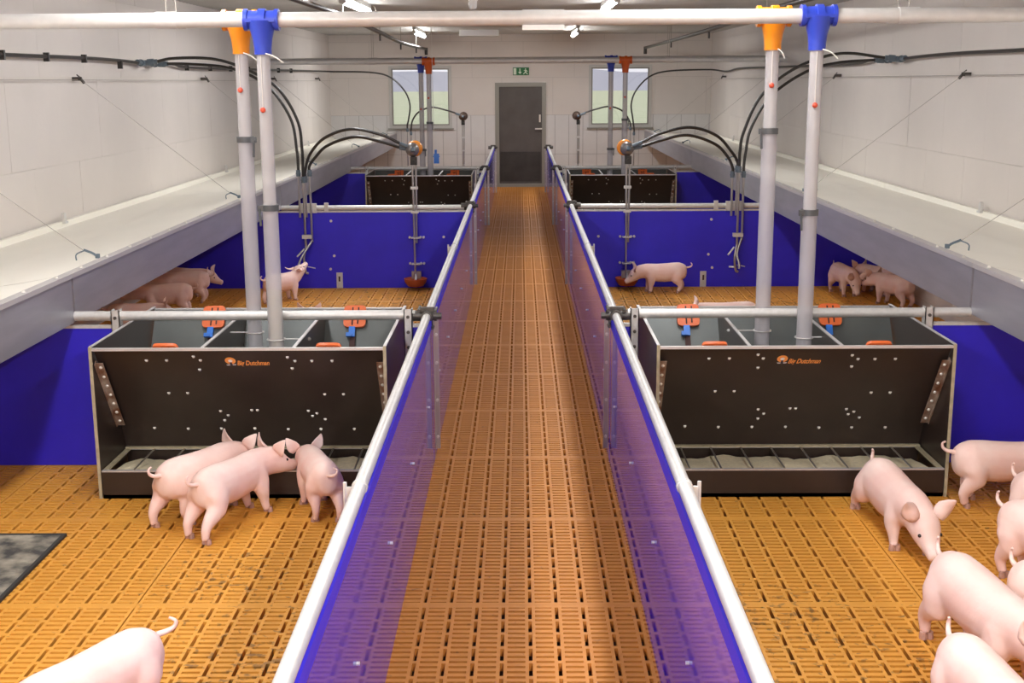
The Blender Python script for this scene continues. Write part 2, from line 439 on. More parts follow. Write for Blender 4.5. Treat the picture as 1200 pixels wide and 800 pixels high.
# ------------------------------------------------------------------ corridor fences
def corridor_fence(sx, word):
    t = thing('corridor_fence', (sx*XR, Y1, 0), 'glossy blue walkway fence with galvanised rail, %s' % word, 'fence', 'fences along the central walkway')
    MB().cyl((sx*XR, 0.9, 0.80), (sx*XR, Y4, 0.80), 0.021, 14).build('rail', M['galv'], t)
    bounds = [0.9, Y1, Y2, Y3, Y4]
    for a, b in zip(bounds[:-1], bounds[1:]):
        a += 0.01; b -= 0.01; x = sx*XP
        p = MB().box(x-0.003, x+0.003, a, b, 0.004, 0.735).build('sheet', M['blue_gloss'], t)
        MB().box(x-0.004, x+0.004, a, b, 0.735, 0.782).build('top_strip', M['blue'], p)
        yy = a+0.45
        while yy < b-0.2:
            for zz in (0.40,):
                MB().cyl((x-sx*0.012, yy, zz), (x+0.004*sx, yy, zz), 0.006, 8).build('bolt', M['bolt'], p)
            yy += 0.92
    for y, z0 in ((Y1, 0.085), (Y2, 0.03), (Y3, 0.03), (Y4-0.02, 0.0)):
        x = sx*(XP-0.025)
        q = MB(); q.box(x-0.013, x+0.013, y-0.003, y+0.003, z0, 0.80); q.box(x-0.013, x-0.009, y-0.02, y+0.003, z0, 0.78)
        q.build('post', M['steel'], t)
        for zz in (0.15, 0.35, 0.55, 0.70):
            MB().cyl((x, y-0.012, zz), (x, y+0.004, zz), 0.008, 8).build('bolt', M['bolt'], t)
        c = MB()
        c.cyl((sx*XR, y-0.05, 0.80), (sx*XR, y+0.05, 0.80), 0.031, 12)
        c.cyl((sx*(XR-0.05), y, 0.80), (sx*(XR+0.09), y, 0.80), 0.028, 12)
        c.box(sx*XR-0.038, sx*XR+0.038, y-0.012, y+0.012, 0.745, 0.845)
        for dx, dz in ((-0.04, 0.035), (0.045, 0.03), (-0.035, -0.05), (0.03, -0.055)):
            c.cyl((sx*XR+dx, y-0.055, 0.80+dz), (sx*XR+dx, y+0.055, 0.80+dz), 0.009, 8)
        c.cyl((sx*(XR-0.075), y-0.01, 0.80), (sx*(XR-0.05), y-0.01, 0.80), 0.018, 8)
        c.build('clamp', M['dark_steel'], t)
    for y in (3.55, 9.0, 14.4, 19.6):
        c = MB(); c.cyl((sx*XR, y-0.008, 0.80), (sx*XR, y+0.008, 0.80), 0.025, 12)
        c.box(sx*XR+sx*0.02, sx*XR+sx*0.05, y-0.004, y+0.004, 0.71, 0.80); c.cyl((sx*XR+sx*0.045, y, 0.71), (sx*XR+sx*0.045, y, 0.815), 0.006, 8)
        c.build('gate_hook', M['galv'], t)
corridor_fence(-1, 'beside the trough with three piglets')
corridor_fence(1, 'beside the trough without piglets')

# ------------------------------------------------------------------ cross partitions
def partition(sx, y, full, label, z=0.80):
    t = thing('cross_partition', (sx*1.4, y, 0), label, 'partition', 'blue partitions between the pens')
    MB().cyl((sx*0.55, y, z), (sx*2.318, y, z), 0.025, 14).build('top_pipe', M['galv'], t)
    MB().cyl((sx*0.515, y, z), (sx*0.62, y, z), 0.019, 12).build('pipe_sleeve', M['dark_steel'], t)
    segs = [(0.530, XW-0.012, 0.002)] if full else [(0.530, 0.60, 0.56), (2.115, XW-0.012, 0.002)]
    for a, b, zl in segs:
        x0, x1 = sorted((sx*a, sx*b))
        p = MB().box(x0, x1, y-0.012, y+0.012, zl, 0.742).build('board', M['blue'], t)
        MB().box(x0, x1, y-0.016, y+0.016, 0.742, 0.757).build('edge_profile', M['galv'], p)
    if full:
        for (bx, bz) in ((1.84, 0.66), (1.82, 0.32), (1.86, 0.19), (0.75, 0.5)):
            MB().cyl((sx*bx, y-0.022, bz), (sx*bx, y, bz), 0.013, 8).build('bolt', M['bolt'], t)
        q = MB(); q.box(sx*1.775-0.03, sx*1.775+0.03, y-0.02, y-0.012, 0.002, 0.155); q.box(sx*1.775-0.012, sx*1.775+0.012, y-0.03, y-0.02, 0.03, 0.13)
        q.build('floor_bracket', M['galv'], t)
        MB().box(sx*1.775-0.008, sx*1.775+0.008, y-0.034, y-0.03, 0.07, 0.12).build('bracket_slot', M['slot'], t)
        q = MB(); q.box(sx*2.06-0.085, sx*2.06+0.085, y-0.035, y+0.0, z-0.045, z+0.045); q.build('pipe_clamp', M['galv'], t)
        q = MB(); q.box(sx*1.88-0.02, sx*1.88+0.02, y-0.03, y+0.0, z-0.03, z+0.05); q.build('pipe_clamp', M['galv'], t)
    else:
        for bx in (2.10, 0.585):
            q = MB(); q.box(sx*bx-0.022, sx*bx+0.022, y-0.032, y-0.026, 0.50, 0.84); q.box(sx*bx-0.022, sx*bx-0.017, y-0.032, y+0.02, 0.50, 0.84); q.box(sx*bx+0.017, sx*bx+0.022, y-0.032, y+0.02, 0.50, 0.84)
            b = q.build('bracket', M['galv'], t)
            for zz in (0.56, 0.64, 0.72, 0.80):
                MB().cyl((sx*bx, y-0.04, zz), (sx*bx, y-0.03, zz), 0.009, 8).build('bolt', M['dark_steel'], b)
    return t
partition(-1, Y1, False, 'blue board and pipe over the feeder with three piglets at its trough', 0.805)
partition(1, Y1, False, 'blue board and pipe over the feeder without a piglet at its trough', 0.808)
partition(-1, Y2, True, 'full-width blue board with a piglet drinking at its bent nipple pipes', 0.785)
partition(1, Y2, True, 'full-width blue board with a piglet drinking at its bowl', 0.79)
partition(-1, Y3, False, 'blue board at the far feeder below the dangling blue handle', 0.81)
partition(1, Y3, False, 'blue board at the far feeder with no blue handle above it', 0.81)

# ------------------------------------------------------------------ feeders
bolt_me = MB().cyl((0, -0.006, 0), (0, 0.004, 0), 0.0075, 8).mesh('bolt', M['bolt'])
BOLTS = [(63, 12), (87, 12), (120, 8), (127, 12), (123, 22), (77, 48), (100, 48), (46, 89), (88, 90), (130, 90), (172, 90), (214, 91), (255, 91), (297, 91),
         (134, 69), (142, 74), (136, 80), (173, 68), (180, 68), (231, 9), (239, 13), (234, 21), (259, 13), (283, 13), (267, 50), (290, 50), (243, 69), (253, 72), (247, 75), (262, 79)]
def feeder(sx, y, label, letters):
    t = thing('dry_feeder', (sx*1.355, y, 0), label, 'feeder', 'black double sided feeders')
    w = 0.71; hd = 0.535; cx = sx*1.355
    X = lambda u: cx+u
    prof = [(-hd+0.012, 0.745), (-0.215, 0.31), (-0.145, 0.155), (-0.13, 0.03)]
    th = 0.008
    for sy in (-1, 1):
        pts = [(y-sy*p[0]*-1, p[1]) for p in prof]
        out = [(y+sy*p[0], p[1]) for p in prof] if sy > 0 else [(y-p[0], p[1]) for p in prof]
        inn = [(a+(th if sy > 0 else -th), b) for a, b in out]
        ps = out+inn[::-1]
        fp = MB().prism(ps, X(-w+0.018), X(w-0.018)).build('hopper_panel', M['black'], t)
        sg = 1 if sy > 0 else -1
        MB().prism([(y+sg*(p[0]+th+0.001), p[1]-0.004) for p in prof[:2]] + [(y+sg*(p[0]+th+0.004), p[1]-0.004) for p in prof[:2]][::-1], X(-w+0.02), X(w-0.02)).build('inner_sheet', M['black_in'], fp)
        MB().box(X(-w+0.01), X(w-0.01), y+sg*(-hd+0.0)-0.003*(sg < 0), y+sg*(-hd+0.0)+0.022*sg if sg > 0 else y+hd+0.003, 0.738, 0.750).build('top_rim', M['lip'], fp) if sg > 0 else \
            MB().box(X(-w+0.01), X(w-0.01), y+hd-0.022, y+hd, 0.738, 0.750).build('top_rim', M['lip'], fp)
        ya, yb = (y-hd, y-0.14) if sg > 0 else (y+0.14, y+hd)
        # trough
        q = MB(); yo = ya if sg > 0 else yb
        q.box(X(-w+0.018), X(w-0.018), yo if sg > 0 else yo-0.014, yo+0.014 if sg > 0 else yo, 0.0, 0.135)
        q.box(X(-w+0.018), X(w-0.018), ya, yb, 0.0, 0.02)
        tr = q.build('trough', M['black'], t)
        fr = MB()
        fr.box(X(-w+0.018), X(w-0.018), ya-0.001, ya+0.02, 0.135, 0.142); fr.box(X(-w+0.018), X(w-0.018), yb-0.02, yb+0.001, 0.135, 0.142)
        fr.build('trough_rim', M['lip'] if sg > 0 else M['dusty'], tr)
        fr = MB(); fr.box(X(-w+0.018), X(-w+0.045), ya+0.02, yb-0.02, 0.134, 0.141); fr.box(X(w-0.045), X(w-0.018), ya+0.02, yb-0.02, 0.134, 0.141); fr.box(X(-w+0.02), X(w-0.02), (yb-0.03) if sg > 0 else ya, yb if sg > 0 else ya+0.03, 0.1425, 0.150)
        fr.build('dusty_ledge', M['dusty'], tr)
        for k in range(1, 9):
            xx = X(-w+0.018+(2*w-0.036)*k/9)
            MB().cyl((xx, ya+0.004, 0.142), (xx, yb-0.004, 0.142), 0.0045, 8).build('trough_rod', M['steel'], tr)
        fd = MB(); nx, ny = 40, 6; vs = []
        for j in range(ny):
            for i in range(nx):
                u = i/(nx-1); v = j/(ny-1)
                vs.append((X(-w+0.06+(2*w-0.12)*u), ya+0.016+(yb-ya-0.03)*v, 0.124-0.04*(v if sg > 0 else 1-v)+0.006*math.sin(u*31)+0.006*math.sin(u*13+v*4)+random.uniform(-0.004, 0.004)))
        fd.add(vs, [(j*nx+i, j*nx+i+1, (j+1)*nx+i+1, (j+1)*nx+i) for j in range(ny-1) for i in range(nx-1)])
        f = fd.build('feed_meal', M['feed'], tr); f['kind'] = 'stuff'
        if sg > 0:
            for (px, py) in BOLTS:
                u = px/349*2*w-w; v = py/110
                a, b, c = prof[0], prof[1], prof[2]
                if v < 0.72: k = v/0.72; dy, dz = a[0]+(b[0]-a[0])*k, a[1]+(b[1]-a[1])*k
                else: k = (v-0.72)/0.28; dy, dz = b[0]+(c[0]-b[0])*k, b[1]+(c[1]-b[1])*k
                o = link('bolt', bolt_me, fp, (u*1, y+dy-ORG[t.name].y, dz)); o.rotation_euler = (R(-35), 0, 0)
        # orange dials inside the hopper
        for u in (-0.355, 0.43) if sx < 0 else (-0.43, 0.355):
            slope = Matrix.Rotation(sg*R(35.3), 3, 'X')
            def ins(v, h):       # v down the inner face from its top edge, h off that face
                return Vector((X(u), y+sg*(-hd+0.026+v*0.578+h*0.816), 0.745-v*0.816+h*0.578))
            dm = MB(); prof2 = []
            for k in range(24):
                an = 2*math.pi*k/24; ex = 0.35
                px = 0.062*math.copysign(abs(math.cos(an))**ex, math.cos(an)); pz = 0.066*math.copysign(abs(math.sin(an))**ex, math.sin(an))
                prof2.append((px, pz))
            c0 = ins(0.052, 0.014)
            vs = [c0 + slope @ Vector((px, dy, pz)) for dy in (-0.008, 0.008) for px, pz in prof2]
            dm.add(vs, [tuple(range(24)), tuple(range(47, 23, -1))] + [(k, (k+1) % 24, 24+(k+1) % 24, 24+k) for k in range(24)])
            dl = dm.build('adjuster_dial', M['dial'], t)
            for (a, b, ww, hh) in ((0.018, -0.018, 0.008, 0.06), (-0.012, -0.005, 0.034, 0.008), (-0.012, -0.030, 0.008, 0.05), (0.02, 0.04, 0.008, 0.026), (-0.012, 0.04, 0.008, 0.026)):
                mm = MB(); mm.obox(c0 + slope @ Vector((a, 0, b)), (ww, 0.02, hh), slope); mm.build('dial_slot', M['slot'], dl)
            mm = MB(); mm.obox(ins(0.145, 0.016)+Vector((-0.012, 0, 0)), (0.034, 0.012, 0.06), slope); mm.obox(ins(0.165, 0.02)+Vector((-0.026, 0, 0)), (0.034, 0.02, 0.022), slope); mm.build('blue_clip', M['clip_blue'], dl)
            mm = MB(); mm.obox(ins(0.26, 0.008)+Vector((-0.008, 0, 0)), (0.03, 0.005, 0.19), slope); mm.build('strap', M['slot'], dl)
    # end plates and dividers
    for k, u in enumerate((-w, w)):
        a, b = (X(u), X(u)+0.013) if k == 0 else (X(u)-0.013, X(u))
        e = MB().box(a, b, y-hd, y+hd, 0.0, 0.755).build('end_plate', M['black'], t)
        MB().box(a-0.001, b+0.001, y-hd-0.003, y-hd+0.004, 0.0, 0.757).build('worn_edge', M['dusty'], e)
        MB().box(a-0.001, b+0.001, y-hd+0.006, y+hd, 0.755, 0.759).build('top_edge', M['lip'], e)
        xi = b if k == 0 else a; si = 1 if k == 0 else -1
        p0, p1 = Vector((xi+si*0.022, y-hd+0.045, 0.665)), Vector((xi+si*0.022, y-0.235, 0.285))
        s = MB(); nrm = Vector((0, -0.82, 0.57)); s.bar(p0+nrm*0.012, p1+nrm*0.012, 0.034, 0.004, up=nrm)
        s.bar(p0+Vector((-si*0.018, 0, 0))+nrm*0.02, p1+Vector((-si*0.018, 0, 0))+nrm*0.02, 0.004, 0.03, up=nrm)
        st = s.build('angle_strip', M['rust'], e)
        for q in range(7):
            c = p0.lerp(p1, (q+0.5)/7)+nrm*0.016
            MB().sphere(c, 0.009, 8).build('bolt', M['bolt'], st)
    for u in ((-0.185, 0.258) if sx < 0 else (-0.258, 0.185)):
        pr = [(y-hd+0.03, 0.735), (y-0.22, 0.32), (y+0.22, 0.32), (y+hd-0.03, 0.735)]
        dv = MB().prism(pr, X(u)-0.006, X(u)+0.006).build('divider', M['black'], t)
        MB().box(X(u)-0.008, X(u)+0.008, y-hd+0.03, y+hd-0.03, 0.735, 0.741).build('divider_edge', M['lip'], dv)
    # printed sign on the front slope
    sl = math.atan2(0.435, 0.308)
    def onto(u, v, h=0.002):       # u along the panel, v down the slope
        return Vector((X(u), y-hd+0.012+v*math.cos(sl), 0.745-v*math.sin(sl))) + Vector((0, -math.sin(sl), -math.cos(sl)))*-0.0 + Vector((0, -math.sin(sl), -math.cos(sl)))*0 + Vector((0, -math.sin(sl)*h, math.cos(sl)*h))
    if letters:
        u0, v0 = (-0.05 if sx < 0 else -0.10), 0.098
        em = MB(); c = onto(u0, v0); rr = 0.026
        ring = [onto(u0+rr*math.cos(2*math.pi*k/20), v0-0.012+rr*0.95*math.sin(2*math.pi*k/20), 0.002) for k in range(20)]
        em.add(ring, [tuple(range(20))]); emb = em.build('emblem', M['text'], t)
        em = MB(); em.add([onto(u0+0.011*math.cos(2*math.pi*k/12), v0-0.010+0.010*math.sin(2*math.pi*k/12), 0.003) for k in range(12)], [tuple(range(12))]); em.build('emblem_centre', M['logo_white'], emb)
        em = MB(); em.add([onto(u0+a, v0+b, 0.0035) for a, b in ((-0.004, 0.0), (0.005, 0.0), (0.008, 0.022), (-0.006, 0.022))], [(0, 1, 2, 3)]); em.build('emblem_bar', M['logo_dark'], emb)
        em = MB(); em.add([onto(u0+a, v0+b, 0.003) for a, b in ((-0.024, 0.016), (0.026, 0.014), (0.022, 0.021), (-0.018, 0.023))], [(0, 1, 2, 3)]); em.build('emblem_foot', M['logo_white'], emb)
        cu = bpy.data.curves.new('lettering', 'FONT'); cu.body = 'Big Dutchman'; cu.size = 0.040; cu.shear = 0.3; cu.extrude = 0.0004; cu.space_character = 0.98; cu.offset = 0.0009
        to = bpy.data.objects.new('tmp', cu); col.objects.link(to); dg = bpy.context.evaluated_depsgraph_get()
        me = bpy.data.meshes.new_from_object(to.evaluated_get(dg)); bpy.data.objects.remove(to)
        wd = max(v.co.x for v in me.vertices); k = 0.158/wd
        for v in me.vertices:
            p = onto(u0+0.029+v.co.x*k, v0+0.021-v.co.y*1.15, 0.003+v.co.z) - ORG[t.name]; v.co = p
        me.materials.clear(); me.materials.append(M['text'])
        link('lettering', me, t)
    return t
FY1, FY3 = 6.285, 17.03
feeder(-1, FY1, 'black hopper feeder with printed logo and piglets at its trough', True)
feeder(1, FY1, 'black hopper feeder with printed logo and no piglet eating from it', True)
feeder(-1, FY3, 'black feeder far back under the window, below the dangling blue handle', False)
feeder(1, FY3, 'black feeder far back under the window, no blue handle above it', False)

# ------------------------------------------------------------------ overhead feed pipes and drop tubes
def feed_pipe(y, z0, z1, label, sleeve=False, xa=-XW, xb=XW):
    t = thing('feed_pipe', (0, y, (z0+z1)/2), label, 'pipe', 'feed pipes under the ceiling')
    MB().cyl((xa, y, z0), (xb, y, z1), 0.036, 18).build('pipe', M['pipe_feed'], t)
    zz = lambda x: z0+(z1-z0)*(x-xa)/(xb-xa)
    for x in ((-1.72, 1.88) if y < 10 else (-1.98, 1.98)):
        MB().cyl((x-0.05, y, zz(x)), (x+0.05, y, zz(x)), 0.040, 18).build('pipe_joint', M['pipe_feed'], t)
        MB().cyl((x, y, zz(x)), (x, y, ZC), 0.003, 6).build('hanger', M['wire'], t)
    if sleeve:
        q = MB(); q.cyl((0.01, y, zz(0.1)), (0.213, y, zz(0.1)), 0.0395, 18); q.box(0.01, 0.213, y-0.03, y+0.03, zz(0.1)-0.058, zz(0.1)-0.034)
        q.build('joint_sleeve', M['pipe_feed'], t)
    return t
feed_pipe(6.20, 2.283, 2.292, 'pale feed pipe carrying the blue funnels over the feeders with logos', True)
feed_pipe(6.378, 2.288, 2.299, 'pale feed pipe carrying the orange funnels over the feeders with logos')
feed_pipe(16.90, 2.228, 2.236, 'thin-looking feed pipe carrying the orange funnels in front of the windows')
feed_pipe(17.10, 2.244, 2.252, 'thin-looking feed pipe carrying the blue funnels in front of the windows')

def drop_tube(x, y, zp, funnel, label, zband, zball, zend=0.60, side=1, feed_to=None, cord=None):
    t = thing('feed_drop_tube', (x, y, zend), label, 'feed tube', 'feed tubes dropping into the hoppers')
    r = 0.036
    # saddle around the pipe and flared funnel
    f = MB()
    f.cyl((x-0.075, y, zp), (x+0.075, y, zp), 0.044, 20)
    f.cyl((x-0.085, y, zp), (x-0.065, y, zp), 0.052, 20); f.cyl((x+0.065, y, zp), (x+0.085, y, zp), 0.052, 20)
    f.cyl((x-0.012, y, zp), (x+0.022, y, zp), 0.054, 20)
    f.box(x-0.07, x+0.07, y-0.056, y+0.056, zp-0.012, zp+0.004)
    fo = f.build('saddle', funnel, t)
    n = 24; prof = [(0.072, zp-0.005), (0.060, zp-0.045), (0.048, zp-0.09), (0.043, zp-0.13), (0.042, zp-0.165)]
    MB().lathe((x, y, 0), prof, n).build('funnel', funnel, t)
    MB().cyl((x, y, zp-0.15), (x, y, zband-0.05), r*0.92, 20).build('upper_tube', M['tube'], t)
    MB().cyl((x, y, zband), (x, y, zend), r*1.08, 20).build('lower_tube', M['tube_low'], t)
    if feed_to: MB().cyl((x, y, zend+0.002), (x, y, feed_to), r*0.85, 16).build('feed_core', M['feed'], t)
    b = MB(); b.cyl((x, y, zband-0.012), (x, y, zband+0.018), r*1.22, 20); b.box(x+side*0.03, x+side*0.058, y-0.03, y-0.01, zband-0.012, zband+0.016); b.cyl((x+side*0.048, y-0.03, zband), (x+side*0.044, y-0.032, zband-0.085), 0.006, 8)
    b.build('clamp_band', M['band'], t)
    MB().sphere((x-0.006, y-r*0.92-0.006, zball), 0.014, 10).build('cord_ball', M['ball_red'], t)
    MB().cyl((x-0.006, y-r*0.98, zball), (x-0.006, y-r*0.98, zp-0.17), 0.002, 5).build('cord', M['cord'], t)
    if cord:
        MB().tube(spline([(x+0.02, y-0.04, zp-0.16), (x+0.02+cord*0.5, y-0.06, zp-0.175), (x+0.02+cord, y-0.06, zp-0.205)], 4), 0.0035, 6).build('cable_tie', M['cord'], t)
    w = MB(); w.tube([(x+0.045*math.cos(a), y+0.045*math.sin(a), 0.70) for a in [2*math.pi*k/16 for k in range(17)]], 0.004, 6)
    sx = 1 if x > 0 else -1
    dv = min((sx*1.097, sx*1.540), key=lambda d: abs(d-x)); ds = 1 if dv > x else -1
    w.cyl((x+ds*0.045, y, 0.70), (dv+ds*0.018, y, 0.70), 0.004, 6); w.cyl((dv+ds*0.005, y, 0.70), (dv+ds*0.014, y, 0.70), 0.009, 8)
    w.build('wire_ring', M['lip'], t)
B, O = M['coupling'], M['orange']
drop_tube(-1.257, 6.20, 2.285, B, 'milky tube with blue funnel over the feeder where three piglets eat', 1.37, 1.855, 0.62, -1, 0.95, 0.09)
drop_tube(-1.403, 6.378, 2.292, O, 'milky tube with orange funnel over the feeder where three piglets eat', 1.70, 1.95, 0.56, 1, None, 0.08)
drop_tube(1.444, 6.20, 2.291, B, 'milky tube with blue funnel over the feeder where no piglet eats', 1.335, 1.865, 0.62, -1, None, 0.07)
drop_tube(1.264, 6.378, 2.297, O, 'milky tube with orange funnel over the feeder where no piglet eats', 1.73, 1.96, 0.56, -1, None, 0.03)
B2, O2 = M['coupling'], M['orange2']
drop_tube(-1.345, 17.10, 2.246, B2, 'tube with blue funnel before the window, on the hanging handle side', 1.05, 1.60, 0.6, 1)
drop_tube(-1.225, 16.90, 2.230, O2, 'tube with orange funnel before the window, next to the hanging blue handle', 1.42, 1.75, 0.6, 1)
drop_tube(1.222, 17.10, 2.250, B2, 'tube with blue funnel before the window, no hanging handle nearby', 1.05, 1.60, 0.6, 1)
drop_tube(1.400, 16.90, 2.235, O2, 'tube with orange funnel before the window, no hanging handle nearby', 1.45, 1.75, 0.6, 1)

# ------------------------------------------------------------------ creep covers along the side walls
def creep_cover(sx, ya, yb, zb, zt, zw, label):
    xf = sx*2.318; xw = sx*(XW-0.02)
    t = thing('creep_cover', (xf, (ya+yb)/2, zb), label, 'cover', 'hinged covers along the side walls')
    x0, x1 = sorted((xf, xf+sx*0.012))
    MB().box(x0, x1, ya+0.012, yb-0.012, zb, zt).build('fascia', M['fascia'], t, bevel=0.002)
    f = MB(); a, b = sorted((xf+sx*0.012, xf+sx*0.05))
    f.box(a, b, ya+0.012, yb-0.012, zb, zb+0.012)
    f.build('bottom_flange', M['lip'], t)
    a, b = sorted((xf-sx*0.006, xf+sx*0.045))
    MB().box(a, b, ya+0.004, yb-0.004, zt, zt+0.024).build('edge_lip', M['lip'], t)
    k = ya+0.2
    while k < yb-0.05:
        MB().sphere((xf+sx*0.02, k, zt+0.026), 0.010, 8).build('rivet', M['bolt'], t); k += 0.42
    # slightly sagging sheet with one long fold
    nx, ny = 16, 40; vs = []
    for j in range(ny):
        for i in range(nx):
            u = i/(nx-1); v = j/(ny-1)
            sag = -0.035*math.sin(math.pi*u)*(0.7+0.3*math.cos(v*2*math.pi))
            fold = 0.014*math.exp(-((u-0.62+0.12*math.sin(math.pi*v))/0.05)**2)
            vs.append((xf+(xw-xf)*u, ya+0.004+(yb-ya-0.008)*v, zt+0.022+(zw-zt-0.02)*u+sag*(1-u*0.4)+fold))
    m = MB(); m.add(vs, [(j*nx+i, j*nx+i+1, (j+1)*nx+i+1, (j+1)*nx+i) for j in range(ny-1) for i in range(nx-1)])
    m.build('cover_sheet', M['cover'], t)
    a, b = sorted((xw-sx*0.035, xw))
    MB().box(a, b, ya+0.004, yb-0.004, zw-0.03, zw+0.05).build('hinge_strip', M['cover'], t)
    for q in (0.55, ):
        yy = ya+(yb-ya)*q if ya > 1 else ya+3
        h = MB(); h.box(*sorted((xw-sx*0.05, xw-sx*0.03)), yy-0.02, yy+0.02, zw+0.04, zw+0.115); h.box(*sorted((xw-sx*0.06, xw-sx*0.03)), yy-0.03, yy+0.03, zw+0.035, zw+0.05)
        h.build('hinge', M['galv'], t)
    return t
names = ['over the pen with the rubber mat', 'by the piglet at the bent pipes', 'beyond the board with the bent-pipe piglet', 'at the end wall, hanging handle side']
namesR = ['over the pen crowded with piglets', 'by the piglet at the drinking bowl', 'beyond the board with the bowl piglet', 'at the end wall, away from the handle']
seg = [(0.9, Y1), (Y1, Y2), (Y2, Y3), (Y3, YB-0.02)]
for (a, b), n1, n2 in zip(seg, names, namesR):
    creep_cover(-1, a, b, 0.772, 1.005, 0.90, 'cream cover with grey metal fascia '+n1)
    creep_cover(1, a, b, 0.800, 1.040, 0.95, 'cream cover with grey metal fascia '+n2)

# lifting wires along the walls
for sx, hook, word in ((-1, 1.035, 'above the rubber mat side'), (1, 1.07, 'above the crowded pen side')):
    one('wall_wire', MB().cyl((sx*(XW-0.05), 0.0, 2.03), (sx*(XW-0.05), YB-0.05, 1.975), 0.003, 6), M['wire'], 'thin steel wire strung along the block wall '+word, 'wire', (sx*(XW-0.05), 10, 2.0), 'wires along the walls')
    for k, yy in enumerate((6.4, 9.98, 14.0, 17.9, 21.8)):
        t = thing('lifting_cord', (sx*(XW-0.05), yy, 2.0), 'thin cord from wall pulley to cream cover, '+word.replace('above the ', '')+', '+('beside the feeder with logo', 'by the hose joint', 'above the middle cover', 'above the far feeder', 'closest to the end wall')[k], 'cord', 'cords lifting the covers '+('by the mat' if sx < 0 else 'by the crowd'))
        q = MB(); q.box(*sorted((sx*(XW-0.08), sx*(XW-0.003))), yy-0.006, yy+0.006, 2.0, 2.03); q.cyl((sx*(XW-0.08), yy-0.10, 2.045), (sx*(XW-0.07), yy+0.02, 2.02), 0.005, 8); q.cyl((sx*(XW-0.075), yy-0.02, 2.02), (sx*(XW-0.085), yy+0.03, 1.985), 0.012, 10)
        q.build('pulley', M['dark_steel'], t)
        MB().cyl((sx*(XW-0.08), yy, 2.0), (sx*2.46, yy+0.5, hook+0.03), 0.0018, 5).build('cord', M['wire'], t)
        h = MB(); h.tube(spline([(sx*2.46, yy+0.5, hook+0.035), (sx*2.41, yy+0.5, hook+0.015), (sx*2.385, yy+0.5, hook-0.005)], 4), 0.007, 6); h.cyl((sx*2.385, yy+0.5, hook-0.012), (sx*2.385, yy+0.5, hook+0.012), 0.014, 8)
        h.tube(spline([(sx*2.46, yy+0.5, hook+0.03), (sx*2.475, yy+0.42, hook+0.02), (sx*2.47, yy+0.40, hook-0.01)], 4), 0.004, 6)
        h.build('hook', M['hose_fit'], t)

# ------------------------------------------------------------------ drinkers
def bowl_drinker(sx, y, label, bowl=True):
    x = sx*1.02
    t = thing('bowl_drinker', (x, y, 0.0), label, 'drinker', 'pole drinkers on the partitions')
    p = MB(); p.cyl((x-0.013, y, 1.28), (x-0.006, y, 0.14), 0.0105, 10); p.cyl((x+0.020, y+0.012, 1.28), (x+0.012, y+0.012, 0.45), 0.0105, 10)
    p.build('pole', M['steel'], t)
    b = MB(); b.sphere((x-0.01, y-0.01, 1.345), 0.066, 16, (1, 0.8, 1)); b.build('valve_ball', M['valve'] if bowl else M['valve_dark'], t)
    ring = MB(); ring.lathe((x+(0.008 if sx < 0 else -0.028), y+0.03, 1.352), [(0.03, 0.0), (0.070, 0.004), (0.077, 0.02), (0.06, 0.03)], 20, 'y'); ring.build('valve_disc', M['orange'] if bowl else M['valve_dark'], t)
    q = MB(); q.box(x-0.03, x+0.032, y-0.03, y+0.03, 1.20, 1.275); q.cyl((x, y-0.045, 1.235), (x, y+0.045, 1.235), 0.018, 10); q.cyl((x-0.004, y, 1.27), (x-0.004, y, 1.31), 0.024, 10); q.build('valve_clamp', M['hose'], t)
    q = MB(); q.cyl((x+sx*0.03, y-0.02, 1.365), (x+sx*0.13, y-0.03, 1.402), 0.020, 10)
    if bowl: q.cyl((x+sx*0.03, y-0.005, 1.345), (x+sx*0.13, y+0.010, 1.362), 0.020, 10)
    q.cyl((x, y-0.07, 1.33), (x, y-0.05, 1.36), 0.02, 10); q.build('hose_socket', M['hose_fit'], t)
    for zz in (0.98, 0.75, 0.50, 0.245):
        q = MB(); q.box(x-0.035, x+0.035, y-0.016, y+0.02, zz-0.012, zz+0.012) if zz > 0.7 else q.box(x-0.04, x+0.04, y-0.013, y+0.07, zz-0.005, zz+0.005)
        if zz < 0.7:
            for dx in (-0.06, 0.045, 0.075): q.cyl((x+dx, y+0.05, zz), (x+dx, y+0.075, zz), 0.012, 8)
        q.build('pipe_clip', M['galv'], t)
    if bowl:
        bm = MB(); prof = [(0.02, 0.035), (0.07, 0.045), (0.098, 0.085), (0.105, 0.118), (0.100, 0.118), (0.090, 0.088), (0.06, 0.058), (0.015, 0.055)]
        bm.lathe((x, y-0.07, 0), [(a*1.08, b) for a, b in prof], 24); bm.build('bowl', M['bowl'], t)
        q = MB(); q.box(x-0.045, x+0.045, y+0.02, y+0.09, 0.10, 0.17); q.cyl((x, y-0.02, 0.15), (x, y-0.06, 0.075), 0.012, 8); q.build('bowl_bracket', M['steel'], t)
bowl_drinker(-1, 11.88, 'steel pole drinker with brown bowl, no piglet at it')
bowl_drinker(1, 11.88, 'steel pole drinker with brown bowl where a piglet drinks')
bowl_drinker(-1, 22.25, 'pole drinker before the end wall, near the hanging blue handle', False)
bowl_drinker(1, 22.25, 'pole drinker before the end wall, no hanging handle nearby', False)

